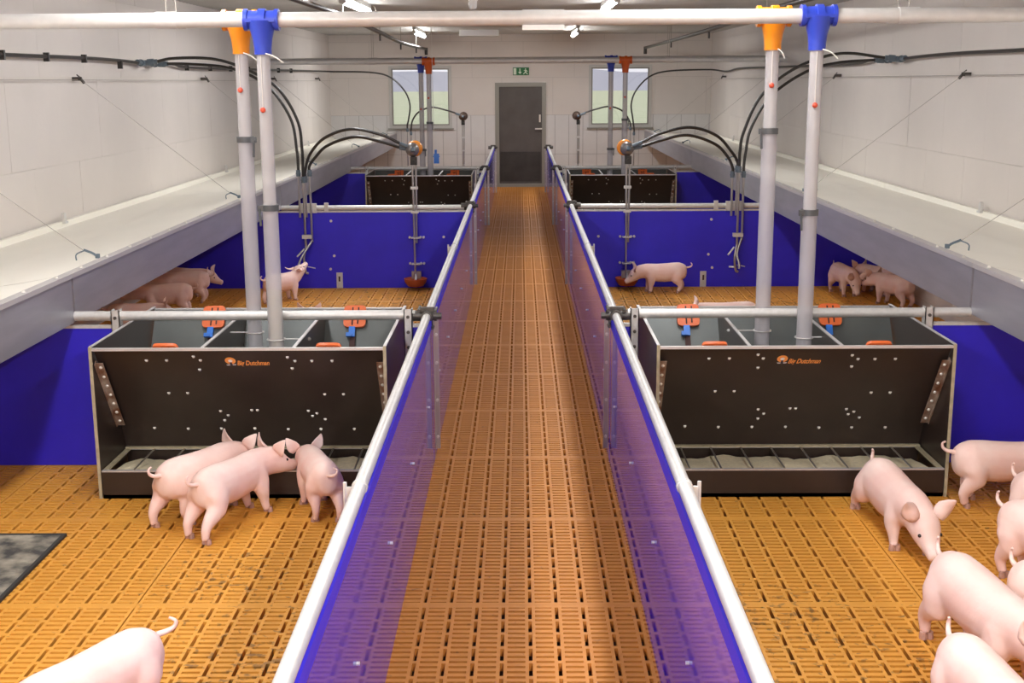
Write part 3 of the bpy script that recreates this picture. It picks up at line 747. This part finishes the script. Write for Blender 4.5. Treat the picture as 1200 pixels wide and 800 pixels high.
NIP = {}        # coupling mouths: (x, y, z) for the wall hoses and the arching hoses
def nipple(sx, y, label, far=False):
    x = sx*(1.975 if far else 2.075)
    t = thing('nipple_drinker', (x, y, 0.0), label, 'drinker', 'nipple pipes on the partitions')
    if far:
        mouths = {'wall': (sx*2.01, y, 1.11 if sx < 0 else 1.03), 'arch': (sx*1.945, y, 1.05 if sx < 0 else 1.12)}
        body = [('wall', (0, 0)), ('arch', (0, 0))]
    else:
        zc = 1.14 if sx > 0 else 1.06; zo = 1.09 if sx > 0 else 1.12
        mouths = {'wall_out': (sx*2.128, y, zo), 'wall_in': (sx*2.078, y-0.032, zc), 'arch_out': (sx*2.070, y+0.030, zc), 'arch_in': (sx*2.020, y, zo)}
    NIP[(sx, far)] = mouths
    p = MB()
    if far:
        for k in mouths: a = mouths[k]; p.cyl(a, (a[0], a[1], 0.30), 0.011, 8)
    else:
        a, b, c, d = (mouths[k] for k in ('wall_out', 'wall_in', 'arch_out', 'arch_in'))
        p.cyl(c, (c[0], c[1], 0.70), 0.011, 8); p.cyl(d if sx > 0 else a, ((d if sx > 0 else a)[0], y, 0.70), 0.011, 8)
        p.tube(spline([b, (b[0], b[1], 0.50), (b[0], b[1], 0.42), (b[0]-0.02, y-0.05, 0.30), (b[0]-0.005, y-0.05, 0.18), (b[0]+0.02, y-0.05, 0.165)], 6), 0.0115, 10)
        e = a if sx > 0 else d
        p.tube(spline([e, (e[0], y-0.005, 0.52), (e[0]-0.005, y-0.012, 0.48), (e[0]-0.045, y-0.035, 0.34), (e[0]-0.03, y-0.075, 0.25), (e[0]-0.03, y-0.085, 0.20)], 6) if sx > 0 else
               spline([e, (e[0], y-0.005, 0.52), (e[0]-0.005, y-0.012, 0.47), (e[0]-0.085, y-0.085, 0.34), (e[0]-0.115, y-0.12, 0.27), (e[0]-0.11, y-0.14, 0.25)], 6), 0.0115, 10)
    p.build('nipple_pipe', M['steel'], t)
    c = MB()
    for (xx, yy, zz) in mouths.values(): c.cyl((xx, yy, zz-0.025), (xx, yy, zz+0.035), 0.0215, 10); c.cyl((xx, yy, zz-0.005), (xx, yy, zz+0.01), 0.0245, 10)
    c.build('coupling', M['hose_fit'], t)
    if not far:
        c = MB(); c.box(x-0.035, x+0.06, y-0.045, y+0.01, 0.50, 0.535); c.cyl((x-0.02, y-0.03, 0.40), (x-0.085, y-0.07, 0.33), 0.009, 8); c.cyl((x+0.01, y-0.05, 0.23), (x+0.085, y-0.055, 0.215), 0.005, 8); c.cyl((x-0.065, y-0.03, 0.21), (x-0.01, y-0.05, 0.21), 0.009, 8)
        c.build('nipple_fitting', M['galv'], t)
nipple(-1, 11.90, 'bent steel nipple pipes with a piglet drinking from them')
nipple(1, 11.90, 'bent steel nipple pipes with no piglet near them')
nipple(-1, 22.25, 'nipple pipes before the end wall, near the hanging blue handle', True)
nipple(1, 22.25, 'nipple pipes before the end wall, no hanging handle nearby', True)

def hose(pts, label, group='black water hoses', r=0.014, clips=None, fits=None):
    t = thing('water_hose', pts[0], label, 'hose', group)
    MB().tube(spline(pts, 10), r, 8).build('hose', M['hose'], t)
    for c in clips or []:
        MB().box(c[0]-0.02, c[0]+0.02, c[1]-0.012, c[1]+0.012, c[2]-0.035, c[2]+0.03).build('hose_clip', M['hose'], t)
    for a, b in fits or []:
        q = MB(); q.cyl(a, b, 0.024, 10); a, b = Vector(a), Vector(b); m = (a+b)/2; d = (b-a).normalized(); q.cyl(m-d*0.03, m+d*0.03, 0.032, 10)
        q.build('hose_fitting', M['hose_fit'], t)
    return t
def into(sx, far, key, up=0.012):
    a = NIP[(sx, far)][key]; return (a[0], a[1], a[2]+up)
for sx, s1, s2 in ((-1, 'on the wall above the rubber mat', 'that arches down to the pipes with the drinking piglet'), (1, 'on the wall above the crowded pen', 'that arches down to the pipes with no piglet')):
    xw = sx*(XW-0.07)
    main = [(xw, 0.5, 2.19), (xw, 5, 2.185), (xw, 8.4, 2.175), (xw, 10.05, 2.178), (xw, 11.0, 2.17), (xw, 11.75, 2.155), (xw, 12.6, 2.16), (xw, 13.5, 2.13), (xw, 17.6, 2.135), (xw, 20.2, 2.14), (xw, 21.4, 2.10) if sx > 0 else (xw, 21.4, 2.14),
            (sx*3.3, 22.2, 2.135), (sx*2.6, 22.25, 2.115), (sx*2.27, 22.25, 2.02), (sx*2.04, 22.25, 1.79), (sx*1.955, 22.25, 1.55), (sx*1.985, 22.25, 1.30), into(sx, True, 'wall', 0.09), into(sx, True, 'wall')]
    clips = [(xw, yy, 2.175 if yy < 11 else 2.135) for yy in (7.2, 8.5, 9.3, 10.1, 11.0, 13.2, 14.2, 15.2, 16.2, 17.2, 18.2, 19.2)] if sx < 0 else []
    fits = [((xw, 11.5, 2.165), (xw+0.0, 11.75, 2.15)), ((xw, 11.70, 2.16), (xw-sx*0.12, 11.72, 2.17)), ((xw, 11.95, 2.15), (xw, 12.2, 2.16)), ((xw, 12.08, 2.155), (xw-sx*0.12, 12.06, 2.155))]
    hose(main, 'long black water hose '+s1, clips=clips, fits=fits)
    if sx < 0:
        up = [(xw+0.10, 11.72, 2.168), (-3.20, 11.75, 2.20), (-2.85, 11.8, 2.19), (-2.55, 11.83, 2.09), (-2.28, 11.85, 1.92), (-2.11, 11.865, 1.62), (-2.078, 11.868, 1.35), into(sx, False, 'wall_in', 0.1), into(sx, False, 'wall_in')]
        lo = [(xw+0.10, 12.06, 2.155), (-3.15, 12.0, 2.15), (-2.8, 11.97, 2.12), (-2.55, 11.95, 2.04), (-2.34, 11.92, 1.89), (-2.175, 11.905, 1.62), (-2.135, 11.9, 1.35), into(sx, False, 'wall_out', 0.1), into(sx, False, 'wall_out')]
    else:
        up = [(xw-0.10, 11.72, 2.168), (2.95, 11.75, 2.21), (2.56, 11.82, 2.08), (2.26, 11.85, 1.83), (2.11, 11.865, 1.50), (2.08, 11.868, 1.32), into(sx, False, 'wall_in', 0.08), into(sx, False, 'wall_in')]
        lo = [(xw-0.10, 12.06, 2.155), (3.0, 12.0, 2.13), (2.70, 11.97, 2.05), (2.37, 11.93, 1.83), (2.185, 11.905, 1.53), (2.14, 11.9, 1.30), into(sx, False, 'wall_out', 0.1), into(sx, False, 'wall_out')]
    hose(up, 'upper black hose '+s2); hose(lo, 'lower black hose '+s2)
    s3 = 'from the bent pipes to the bowl drinker without a piglet' if sx < 0 else 'from the bent pipes to the bowl drinker with a piglet'
    hose([into(sx, False, 'arch_out'), into(sx, False, 'arch_out', 0.07), (sx*2.015, 11.925, 1.30), (sx*1.86, 11.91, 1.46), (sx*1.60, 11.88, 1.54), (sx*1.32, 11.86, 1.485), (sx*1.18, 11.852, 1.422), (sx*1.13, 11.85, 1.398)], 'higher arching hose '+s3)
    hose([into(sx, False, 'arch_in'), into(sx, False, 'arch_in', 0.07), (sx*1.965, 11.91, 1.27), (sx*1.84, 11.92, 1.385), (sx*1.58, 11.915, 1.465), (sx*1.32, 11.90, 1.415), (sx*1.18, 11.892, 1.372), (sx*1.13, 11.89, 1.36)], 'lower arching hose '+s3)
    s4 = 'near the hanging blue handle' if sx < 0 else 'with no hanging handle nearby'
    hose([into(sx, True, 'arch'), into(sx, True, 'arch', 0.07), (sx*1.915, 22.25, 1.28), (sx*1.80, 22.245, 1.43), (sx*1.57, 22.24, 1.51), (sx*1.30, 22.23, 1.455), (sx*1.18, 22.222, 1.418), (sx*1.13, 22.22, 1.398)], 'arching hose before the end wall '+s4)

# ------------------------------------------------------------------ ceiling equipment
def lamp(x, yc, label, power=1.0, length=2.0):
    t = thing('strip_lamp', (x, yc, 2.72), label, 'lamp', 'strip lamps under the ceiling')
    a, b = yc-length/2, yc+length/2
    MB().box(x-0.025, x+0.025, a-0.04, b+0.04, 2.748, 2.80).build('housing', M['lamp_body'], t)
    MB().cyl((x, a, 2.715), (x, b, 2.715), 0.03, 12).build('tube', M['lamp'], t)
    for e, d in ((a, -1), (b, 1)):
        MB().cyl((x, e, 2.715), (x, e+d*0.045, 2.715), 0.034, 12).build('end_cap', M['lamp_body'], t)
        MB().tube(spline([(x+0.03, e+d*0.05, 2.70), (x+0.07, e+d*0.06, 2.71), (x+0.06, e+d*0.06, 2.77), (x+0.02, e+d*0.05, 2.79)], 5), 0.004, 6).build('clip_wire', M['wire'], t)
    ld = bpy.data.lights.new('tube_light', 'AREA'); ld.shape = 'RECTANGLE'; ld.size = 0.25; ld.size_y = length; ld.energy = LAMP_WATTS*power; ld.color = (0.97, 0.98, 1.0)  # area light under the tube, wider than it to soften shadows
    lo = bpy.data.objects.new('tube_light', ld); col.objects.link(lo); lo.parent = t; lo.location = (0, 0, -0.045)
for k, yc in enumerate((20.8, 12.9, 9.4, 6.0, 2.6, -0.8)):  # last four pairs are out of view, added close together for softer light
    w = ('near the end wall', 'over the middle pens', 'added out of view behind the feeders with logos', 'added out of view over the feeders with logos', 'added out of view over the rubber mat', 'added out of view closest to the wall facing the door')[k]
    pw = (0.9, 0.85, 0.3, 0.45, 1.2, 2.8)[k]  # strongest for the added pair behind the camera, as front light
    lamp(-1.65, yc, 'glowing strip lamp on the hanging handle side, '+w, pw)
    lamp(0.90, yc, 'glowing strip lamp on the bowl drinker side, '+w, pw)
t = thing('ceiling_vent', (-0.69, 21.45, 2.74), 'white flat box on the ceiling before the exit sign', 'vent')
MB().box(-1.02, -0.36, 21.3, 21.6, 2.70, 2.80).build('vent_box', M['lamp_body'], t, bevel=0.006)
MB().box(-0.99, -0.39, 21.29, 21.30, 2.715, 2.785).build('vent_grille', M['lip'], t)
t = thing('hanging_jar', (-0.37, 10.0, 2.53), 'clear plastic cylinder hanging from the ceiling over the walkway', 'cylinder')
MB().lathe((-0.37, 10.0, 0), [(0.012, 2.525), (0.028, 2.535), (0.033, 2.56), (0.033, 2.75)], 16).build('jar', M['clear'], t)
MB().cyl((-0.37, 10.0, 2.74), (-0.37, 10.0, 2.80), 0.036, 16).build('jar_cap', M['lamp_body'], t)
for sx, pts, word in ((-1, [(-1.72, 7.5, 2.60), (-1.72, 12.4, 2.60), (-1.72, 15.6, 2.56), (-1.72, 18.3, 2.515), (-1.72, 21.0, 2.52), (-1.72, 23.2, 2.54)], 'on the hanging handle side'), (1, [(2.25, 7.5, 2.60), (2.25, 11.7, 2.59), (2.25, 15.2, 2.555), (2.25, 19, 2.54), (2.25, 22.9, 2.53)], 'on the bowl drinker side')):
    t = thing('heating_pipe', pts[0], 'dark pipe slung under the ceiling '+word, 'pipe', 'dark pipes under the ceiling')
    MB().tube(spline(pts, 8), 0.024, 10).build('pipe', M['black_pipe'], t)
    e = pts[-1]; MB().cyl((e[0], e[1], e[2]+0.02), (e[0], e[1], e[2]-0.11), 0.03, 10).build('end_valve', M['black_pipe'], t)
    for p in pts[1:-1]:
        MB().cyl(p, (p[0], p[1], ZC), 0.004, 6).build('hanger', M['wire'], t)
        MB().cyl((p[0], p[1], p[2]-0.10), p, 0.012, 8).build('nozzle', M['black_pipe'], t)
t = thing('pull_cord', (-1.14, 16.6, 0.95), 'white cord with blue handle hanging beside the feed tubes before the window', 'pull cord')
MB().cyl((-1.16, 16.6, 2.80), (-1.15, 16.6, 1.06), 0.004, 6).build('cord', M['cord'], t)
h = MB(); h.prism([(16.585, 0.90), (16.615, 0.90), (16.62, 1.0), (16.612, 1.03), (16.588, 1.03), (16.58, 1.0)], -1.155, -1.085); h.cyl((-1.13, 16.6, 1.02), (-1.13, 16.6, 1.08), 0.016, 8); h.box(-1.165, -1.075, 16.59, 16.61, 0.985, 1.0)
h.build('handle', M['clip_blue'], t)
t = thing('exit_sign', (0.01, YB-0.02, 2.06), 'green and white emergency exit sign above the dark door', 'sign')
MB().box(-0.14, 0.16, YB-0.03, YB-0.009, 2.06, 2.20).build('sign_board', M['green'], t)
def flat(pts, name='pictogram', y=YB-0.032):
    n = len(pts); MB().add([(x, y, z) for x, z in pts]+[(x, y+0.003, z) for x, z in pts], [tuple(range(n)), tuple(range(2*n-1, n-1, -1))]+[(i, (i+1) % n, n+(i+1) % n, n+i) for i in range(n)]).build(name, M['white'], t)
flat([(-0.128, 2.072), (-0.075, 2.072), (-0.075, 2.188), (-0.128, 2.188)], 'door_pictogram')
flat([(-0.018, 2.18), (0.0, 2.18), (0.0, 2.12), (0.025, 2.12), (-0.009, 2.08), (-0.043, 2.12), (-0.018, 2.12)], 'arrow')
flat([(0.085, 2.16), (0.105, 2.16), (0.105, 2.18), (0.085, 2.18)], 'running_figure')
flat([(0.06, 2.15), (0.11, 2.155), (0.135, 2.13), (0.128, 2.12), (0.108, 2.14), (0.105, 2.115), (0.14, 2.085), (0.13, 2.075), (0.09, 2.105), (0.06, 2.075), (0.05, 2.085), (0.085, 2.12), (0.085, 2.14), (0.065, 2.14)], 'running_figure')

# ------------------------------------------------------------------ rubber mat
t = thing('rubber_mat', (-2.7, 4.7, 0), 'worn dark rubber mat lying on the slatted floor', 'mat')
MB().box(-3.40, -2.05, 4.15, 5.24, 0.0, 0.012).build('mat_sheet', M['mat'], t, bevel=0.004)
f = MB(); f.box(-3.40, -2.045, 5.228, 5.245, 0.001, 0.0135); f.box(-2.063, -2.045, 4.15, 5.228, 0.001, 0.0135); f.build('mat_edge', M['mat_edge'], t)

# ------------------------------------------------------------------ piglets
def loft(mb, rings, n=16):
    # rings: (centre, forward, half width, half height)
    vs = []
    for c, d, a, b in rings:
        d = Vector(d).normalized(); side = Vector((0, 0, 1)).cross(d)
        if side.length < 0.05: side = Vector((0, 1, 0))
        side.normalize(); up = d.cross(side)
        for j in range(n):
            an = 2*math.pi*j/n; vs.append(Vector(c)+side*a*math.cos(an)+up*b*math.sin(an))
    k = len(rings); fs = [tuple(range(n-1, -1, -1)), tuple((k-1)*n+j for j in range(n))]
    for i in range(k-1):
        for j in range(n): fs.append((i*n+j, i*n+(j+1) % n, (i+1)*n+(j+1) % n, (i+1)*n+j))
    mb.add(vs, fs)

def pig(x, y, head, label, s=1.0, nod=-15, turn=0, legs=(0, 0, 0, 0), bend=0, ears=0, lying=False, curl=1, fat=0.93, low=0.0, stretch=1.0):
    """head: heading in degrees, nod: head pitch (up positive), turn: head turn (left positive); legs: swing of fore-left, fore-right, hind-left, hind-right"""
    t = thing('piglet', (x, y, 0), label, 'piglet', 'pink piglets', R(head))
    t.scale = (s*stretch, s, s)
    drop = -0.105 if lying else -0.025-low
    bend_m = lambda xx: Matrix.Rotation(R(bend)*xx/0.2, 3, 'Z')
    def B(p):
        p = Vector(p); return (bend_m(p.x) @ Vector((p.x, p.y, 0)))*1.0 + Vector((0, 0, p.z+drop))
    mb = MB()
    spine = [(-0.222, 0.218, 0.018, 0.028), (-0.214, 0.216, 0.045, 0.058), (-0.19, 0.215, 0.066, 0.078), (-0.15, 0.215, 0.080, 0.092), (-0.09, 0.211, 0.083, 0.094), (-0.02, 0.205, 0.083, 0.094), (0.05, 0.205, 0.080, 0.090), (0.11, 0.212, 0.075, 0.084), (0.15, 0.222, 0.067, 0.074)]
    rings = [(B((a, 0, b)), bend_m(a) @ Vector((1, 0, 0)), c*fat, d*fat) for a, b, c, d in spine]
    nb = B((0.145, 0, 0.222)); hb = bend_m(0.15)
    hm = hb @ Matrix.Rotation(R(turn), 3, 'Z') @ Matrix.Rotation(R(-nod), 3, 'Y')
    nm = hb @ Matrix.Rotation(R(turn)*0.5, 3, 'Z') @ Matrix.Rotation(R(-nod)*0.5, 3, 'Y')
    nk = nb + nm @ Vector((0.055, 0, 0.008))
    hp = lambda p: nk + hm @ Vector(p)
    rings += [(nk, nm @ Vector((1, 0, 0)), 0.057, 0.064)]
    fx = hm @ Vector((1, 0, 0))
    for a, b, c, d in ((0.04, 0.006, 0.055, 0.060), (0.075, 0.002, 0.050, 0.052), (0.10, -0.006, 0.040, 0.041), (0.125, -0.012, 0.030, 0.031), (0.15, -0.014, 0.025, 0.025), (0.165, -0.013, 0.0255, 0.0245), (0.172, -0.013, 0.019, 0.018)):
        rings.append((hp((a, 0, b)), fx, c, d))
    loft(mb, rings)
    hoofs = []
    def leg(pts, swing, hip):
        rg = []
        piv = pts[hip]
        P = []
        for (a, b, c, r) in pts:
            k = max(0, (piv[2]-c)/piv[2]); P.append((Vector((a+swing*k, b, c if lying else c*(0.215+drop)/0.215)), r))
        for i, (p, r) in enumerate(P):
            q0 = P[max(i-1, 0)][0]; q1 = P[min(i+1, len(P)-1)][0]
            base = B(p)-Vector((0, 0, drop)) if not lying else Vector(p)
            rg.append((base, q1-q0, r, r))
        vs = []; n = 12
        for c, d, a, b in rg:
            d = Vector(d).normalized(); side = Vector((0, 1, 0)); up = d.cross(side).normalized()
            for j in range(n):
                an = 2*math.pi*j/n; vs.append(Vector(c)+side*a*0.9*math.cos(an)+up*b*1.1*math.sin(an))
        k = len(rg); fs = [tuple(range(n-1, -1, -1)), tuple((k-1)*n+j for j in range(n))]
        for i in range(k-1):
            for j in range(n): fs.append((i*n+j, i*n+(j+1) % n, (i+1)*n+(j+1) % n, (i+1)*n+j))
        mb.add(vs, fs); hoofs.append(rg[-1][0])
    if not lying:
        for sgn, sw in ((1, legs[0]), (-1, legs[1])):
            leg([(0.105, sgn*0.034, 0.225, 0.044), (0.110, sgn*0.044, 0.165, 0.042), (0.105, sgn*0.052, 0.118, 0.031), (0.112, sgn*0.050, 0.068, 0.0215), (0.112, sgn*0.050, 0.036, 0.0175), (0.118, sgn*0.050, 0.016, 0.0185)], sw, 0)
        for sgn, sw in ((1, legs[2]), (-1, legs[3])):
            leg([(-0.140, sgn*0.030, 0.23, 0.054), (-0.138, sgn*0.044, 0.178, 0.053), (-0.132, sgn*0.053, 0.130, 0.040), (-0.170, sgn*0.052, 0.088, 0.0255), (-0.176, sgn*0.052, 0.066, 0.021), (-0.166, sgn*0.052, 0.034, 0.0175), (-0.158, sgn*0.052, 0.016, 0.0185)], sw, 0)
    else:
        for sgn in (1, -1):
            leg([(0.08, sgn*0.055, 0.08, 0.036), (0.13, sgn*0.07, 0.04, 0.026), (0.19, sgn*0.07, 0.026, 0.019), (0.21, sgn*0.07, 0.022, 0.018)], 0, 0)
            leg([(-0.13, sgn*0.06, 0.09, 0.055), (-0.07, sgn*0.085, 0.06, 0.04), (-0.12, sgn*0.09, 0.03, 0.022), (-0.06, sgn*0.095, 0.02, 0.018)], 0, 0)
    me0 = bpy.data.meshes.new('tmp'); me0.from_pydata([tuple(v) for v in mb.v], [], mb.f)
    tmp = bpy.data.objects.new('tmp', me0); col.objects.link(tmp)
    rm = tmp.modifiers.new('r', 'REMESH'); rm.mode = 'VOXEL'; rm.voxel_size = 0.0062
    sm = tmp.modifiers.new('s', 'SMOOTH'); sm.factor = 0.5; sm.iterations = 16
    dg = bpy.context.evaluated_depsgraph_get()
    body = bpy.data.meshes.new_from_object(tmp.evaluated_get(dg))
    bpy.data.objects.remove(tmp)
    # ears and tail join the same skin
    em = MB()
    for sgn in (1, -1):
        base = Vector((0.045, sgn*0.040, 0.045)); d = Vector((-0.25+ears*0.9, sgn*0.62, 0.8-abs(ears)*0.4)).normalized()
        flat_n = Vector((0.9, sgn*-0.25, 0.35)); flat_n = (flat_n-d*flat_n.dot(d)).normalized(); wd = d.cross(flat_n).normalized()
        L = 0.082; rows = [(0.0, 0.024, 0.010), (0.25, 0.031, 0.0075), (0.5, 0.029, 0.0055), (0.78, 0.017, 0.004), (0.95, 0.007, 0.003), (1.0, 0.002, 0.002)]
        vs = []; n = 10
        for k, a, b in rows:
            c = base+d*(L*k)-flat_n*(0.012*math.sin(math.pi*k))
            for j in range(n):
                an = 2*math.pi*j/n
                cup = -0.010*(math.cos(an)**2)*(a/0.03)
                vs.append(hp(c+wd*a*math.cos(an)-flat_n*(b*math.sin(an)+cup*-1)))
        fs = [tuple(range(n-1, -1, -1)), tuple((len(rows)-1)*n+j for j in range(n))]
        for i in range(len(rows)-1):
            for j in range(n): fs.append((i*n+j, i*n+(j+1) % n, (i+1)*n+(j+1) % n, (i+1)*n+j))
        em.add(vs, fs)
    tb = B((-0.215, 0, 0.250)); bd = bend_m(-0.2)
    tp = [tb + bd @ Vector(v) for v in ((0.015, 0, -0.005), (-0.012, 0, 0.002), (-0.032, 0.004*curl, 0.006), (-0.048, 0.010*curl, 0.018), (-0.050, 0.012*curl, 0.036), (-0.040, 0.006*curl, 0.046))]
    sp = spline(tp, 5); em.tube(sp, 0.008, 8, True, [0.0105-0.007*i/len(sp) for i in range(len(sp))])
    bm = bmesh.new(); bm.from_mesh(body)
    e = bpy.data.meshes.new('e'); e.from_pydata([tuple(v) for v in em.v], [], em.f)
    bm.from_mesh(e); bmesh.ops.recalc_face_normals(bm, faces=bm.faces); bm.to_mesh(body); bm.free(); bpy.data.meshes.remove(e)
    for p in body.polygons: p.use_smooth = True
    body.materials.clear(); body.materials.append(M['pig']); body.name = 'body'
    link('body', body, t)
    for sgn in (1, -1):
        MB().sphere(hp((0.093, sgn*0.037, 0.016)), 0.0062, 10).build('eye', M['eye'], t, raw=True)
        MB().sphere(hp((0.171, sgn*0.008, -0.011)), 0.0045, 8, (0.6, 1, 1.2)).build('nostril', M['hoof'], t, raw=True)
    if not lying:
        for h in hoofs:
            q = MB()
            for dy in (-0.0095, 0.0095):
                q.lathe((h.x+0.006, h.y+dy, 0), [(0.0115, 0.0), (0.0115, 0.006), (0.0095, 0.021)], 8)
            q.build('hoof', M['hoof'], t, raw=True)
    return t

# three at the trough of one feeder
pig(-1.515, 5.54, 62, 'piglet with curled tail eating at the trough, farthest from the walkway fence', 1.14, -22, 0, (0.0, 0.02, -0.06, 0.04))
pig(-1.330, 5.42, 66, 'middle one of three piglets at the trough, its head turned aside', 1.14, -13, -18, (0.05, 0.04, -0.07, -0.10))
pig(-0.960, 5.57, 112, 'piglet at the trough closest to the walkway fence, seen from behind', 1.0, -24, 4, (0, 0.02, 0.02, -0.03), low=-0.015, curl=-2.5)
pig(-1.315, 3.46, 236, 'piglet on the open floor with its tail held straight out', 1.16, -20, 0, (0, 0, 0.02, -0.03), curl=2.5)
# crowd in the opposite pen
pig(1.660, 5.25, -87, 'piglet walking away from the empty trough towards a companion', 1.24, -32, 4, (0.07, 0.02, -0.07, -0.10), low=0.04, stretch=1.1)
pig(1.580, 3.92, -81, 'piglet whose curled tail touches the face of the one leaving the trough', 1.28, -15, 0, (0, 0, 0.02, -0.04), stretch=1.18)
pig(1.395, 3.38, -82, 'piglet rump low beside the flank of the longest piglet', 1.2, -15, 0, low=0.01)
pig(2.300, 5.66, 3, 'piglet standing sideways against the blue board beside the feeder end', 1.14, -10, 0, (0, 0, 0.05, -0.02))
pig(2.290, 5.03, -70, 'piglet in the crowd just in front of the one standing sideways', 1.14, -15, 0)
pig(2.100, 4.62, -64, 'piglet in the middle of the crowd with one hind foot planted wide', 1.18, -15, 0)
pig(1.870, 3.97, -72, 'piglet in the crowd showing only a rounded rump and curled tail', 1.18, -15, 0)
# middle pens
pig(-2.195, 11.22, 58, 'piglet stretching its snout up to the bent nipple pipes', 1.0, 38, 0, (0.02, 0.0, -0.02, 0.02), ears=-0.4)
pig(-3.10, 11.22, 184, 'piglet by the blue board with rump and lifted tail turned to the pen', 1.06, -10, 0)
pig(-3.17, 11.56, -8, 'piglet peeking out behind the rump of another by the blue board', 1.0, -18, 0)
pig(-3.08, 10.55, 184, 'piglet under the cover edge with its back to the walkway', 1.05, -10, 0)
pig(-3.22, 10.12, 20, 'piglet resting low under the cover behind the feeder', 1.0, -20, 0, lying=True)
pig(-1.66, 9.10, 80, 'piglet hidden behind the feeder with only an ear showing', 1.04, 12, 0)
pig(1.345, 11.66, 181, 'piglet drinking from the brown bowl', 1.04, -30, 0, (0.0, 0.02, 0.02, -0.02))
pig(1.62, 9.55, 178, 'piglet behind the empty feeder showing only its back', 1.05, -10, 0)
pig(3.03, 11.50, -80, 'piglet sniffing the floor in front of the blue board', 1.04, -48, 0)
pig(3.345, 11.52, 118, 'piglet half hidden between two others under the cover edge', 1.0, -15, 0)
pig(3.320, 10.92, 118, 'piglet with rump to the block wall under the cover edge', 1.04, -15, 0)
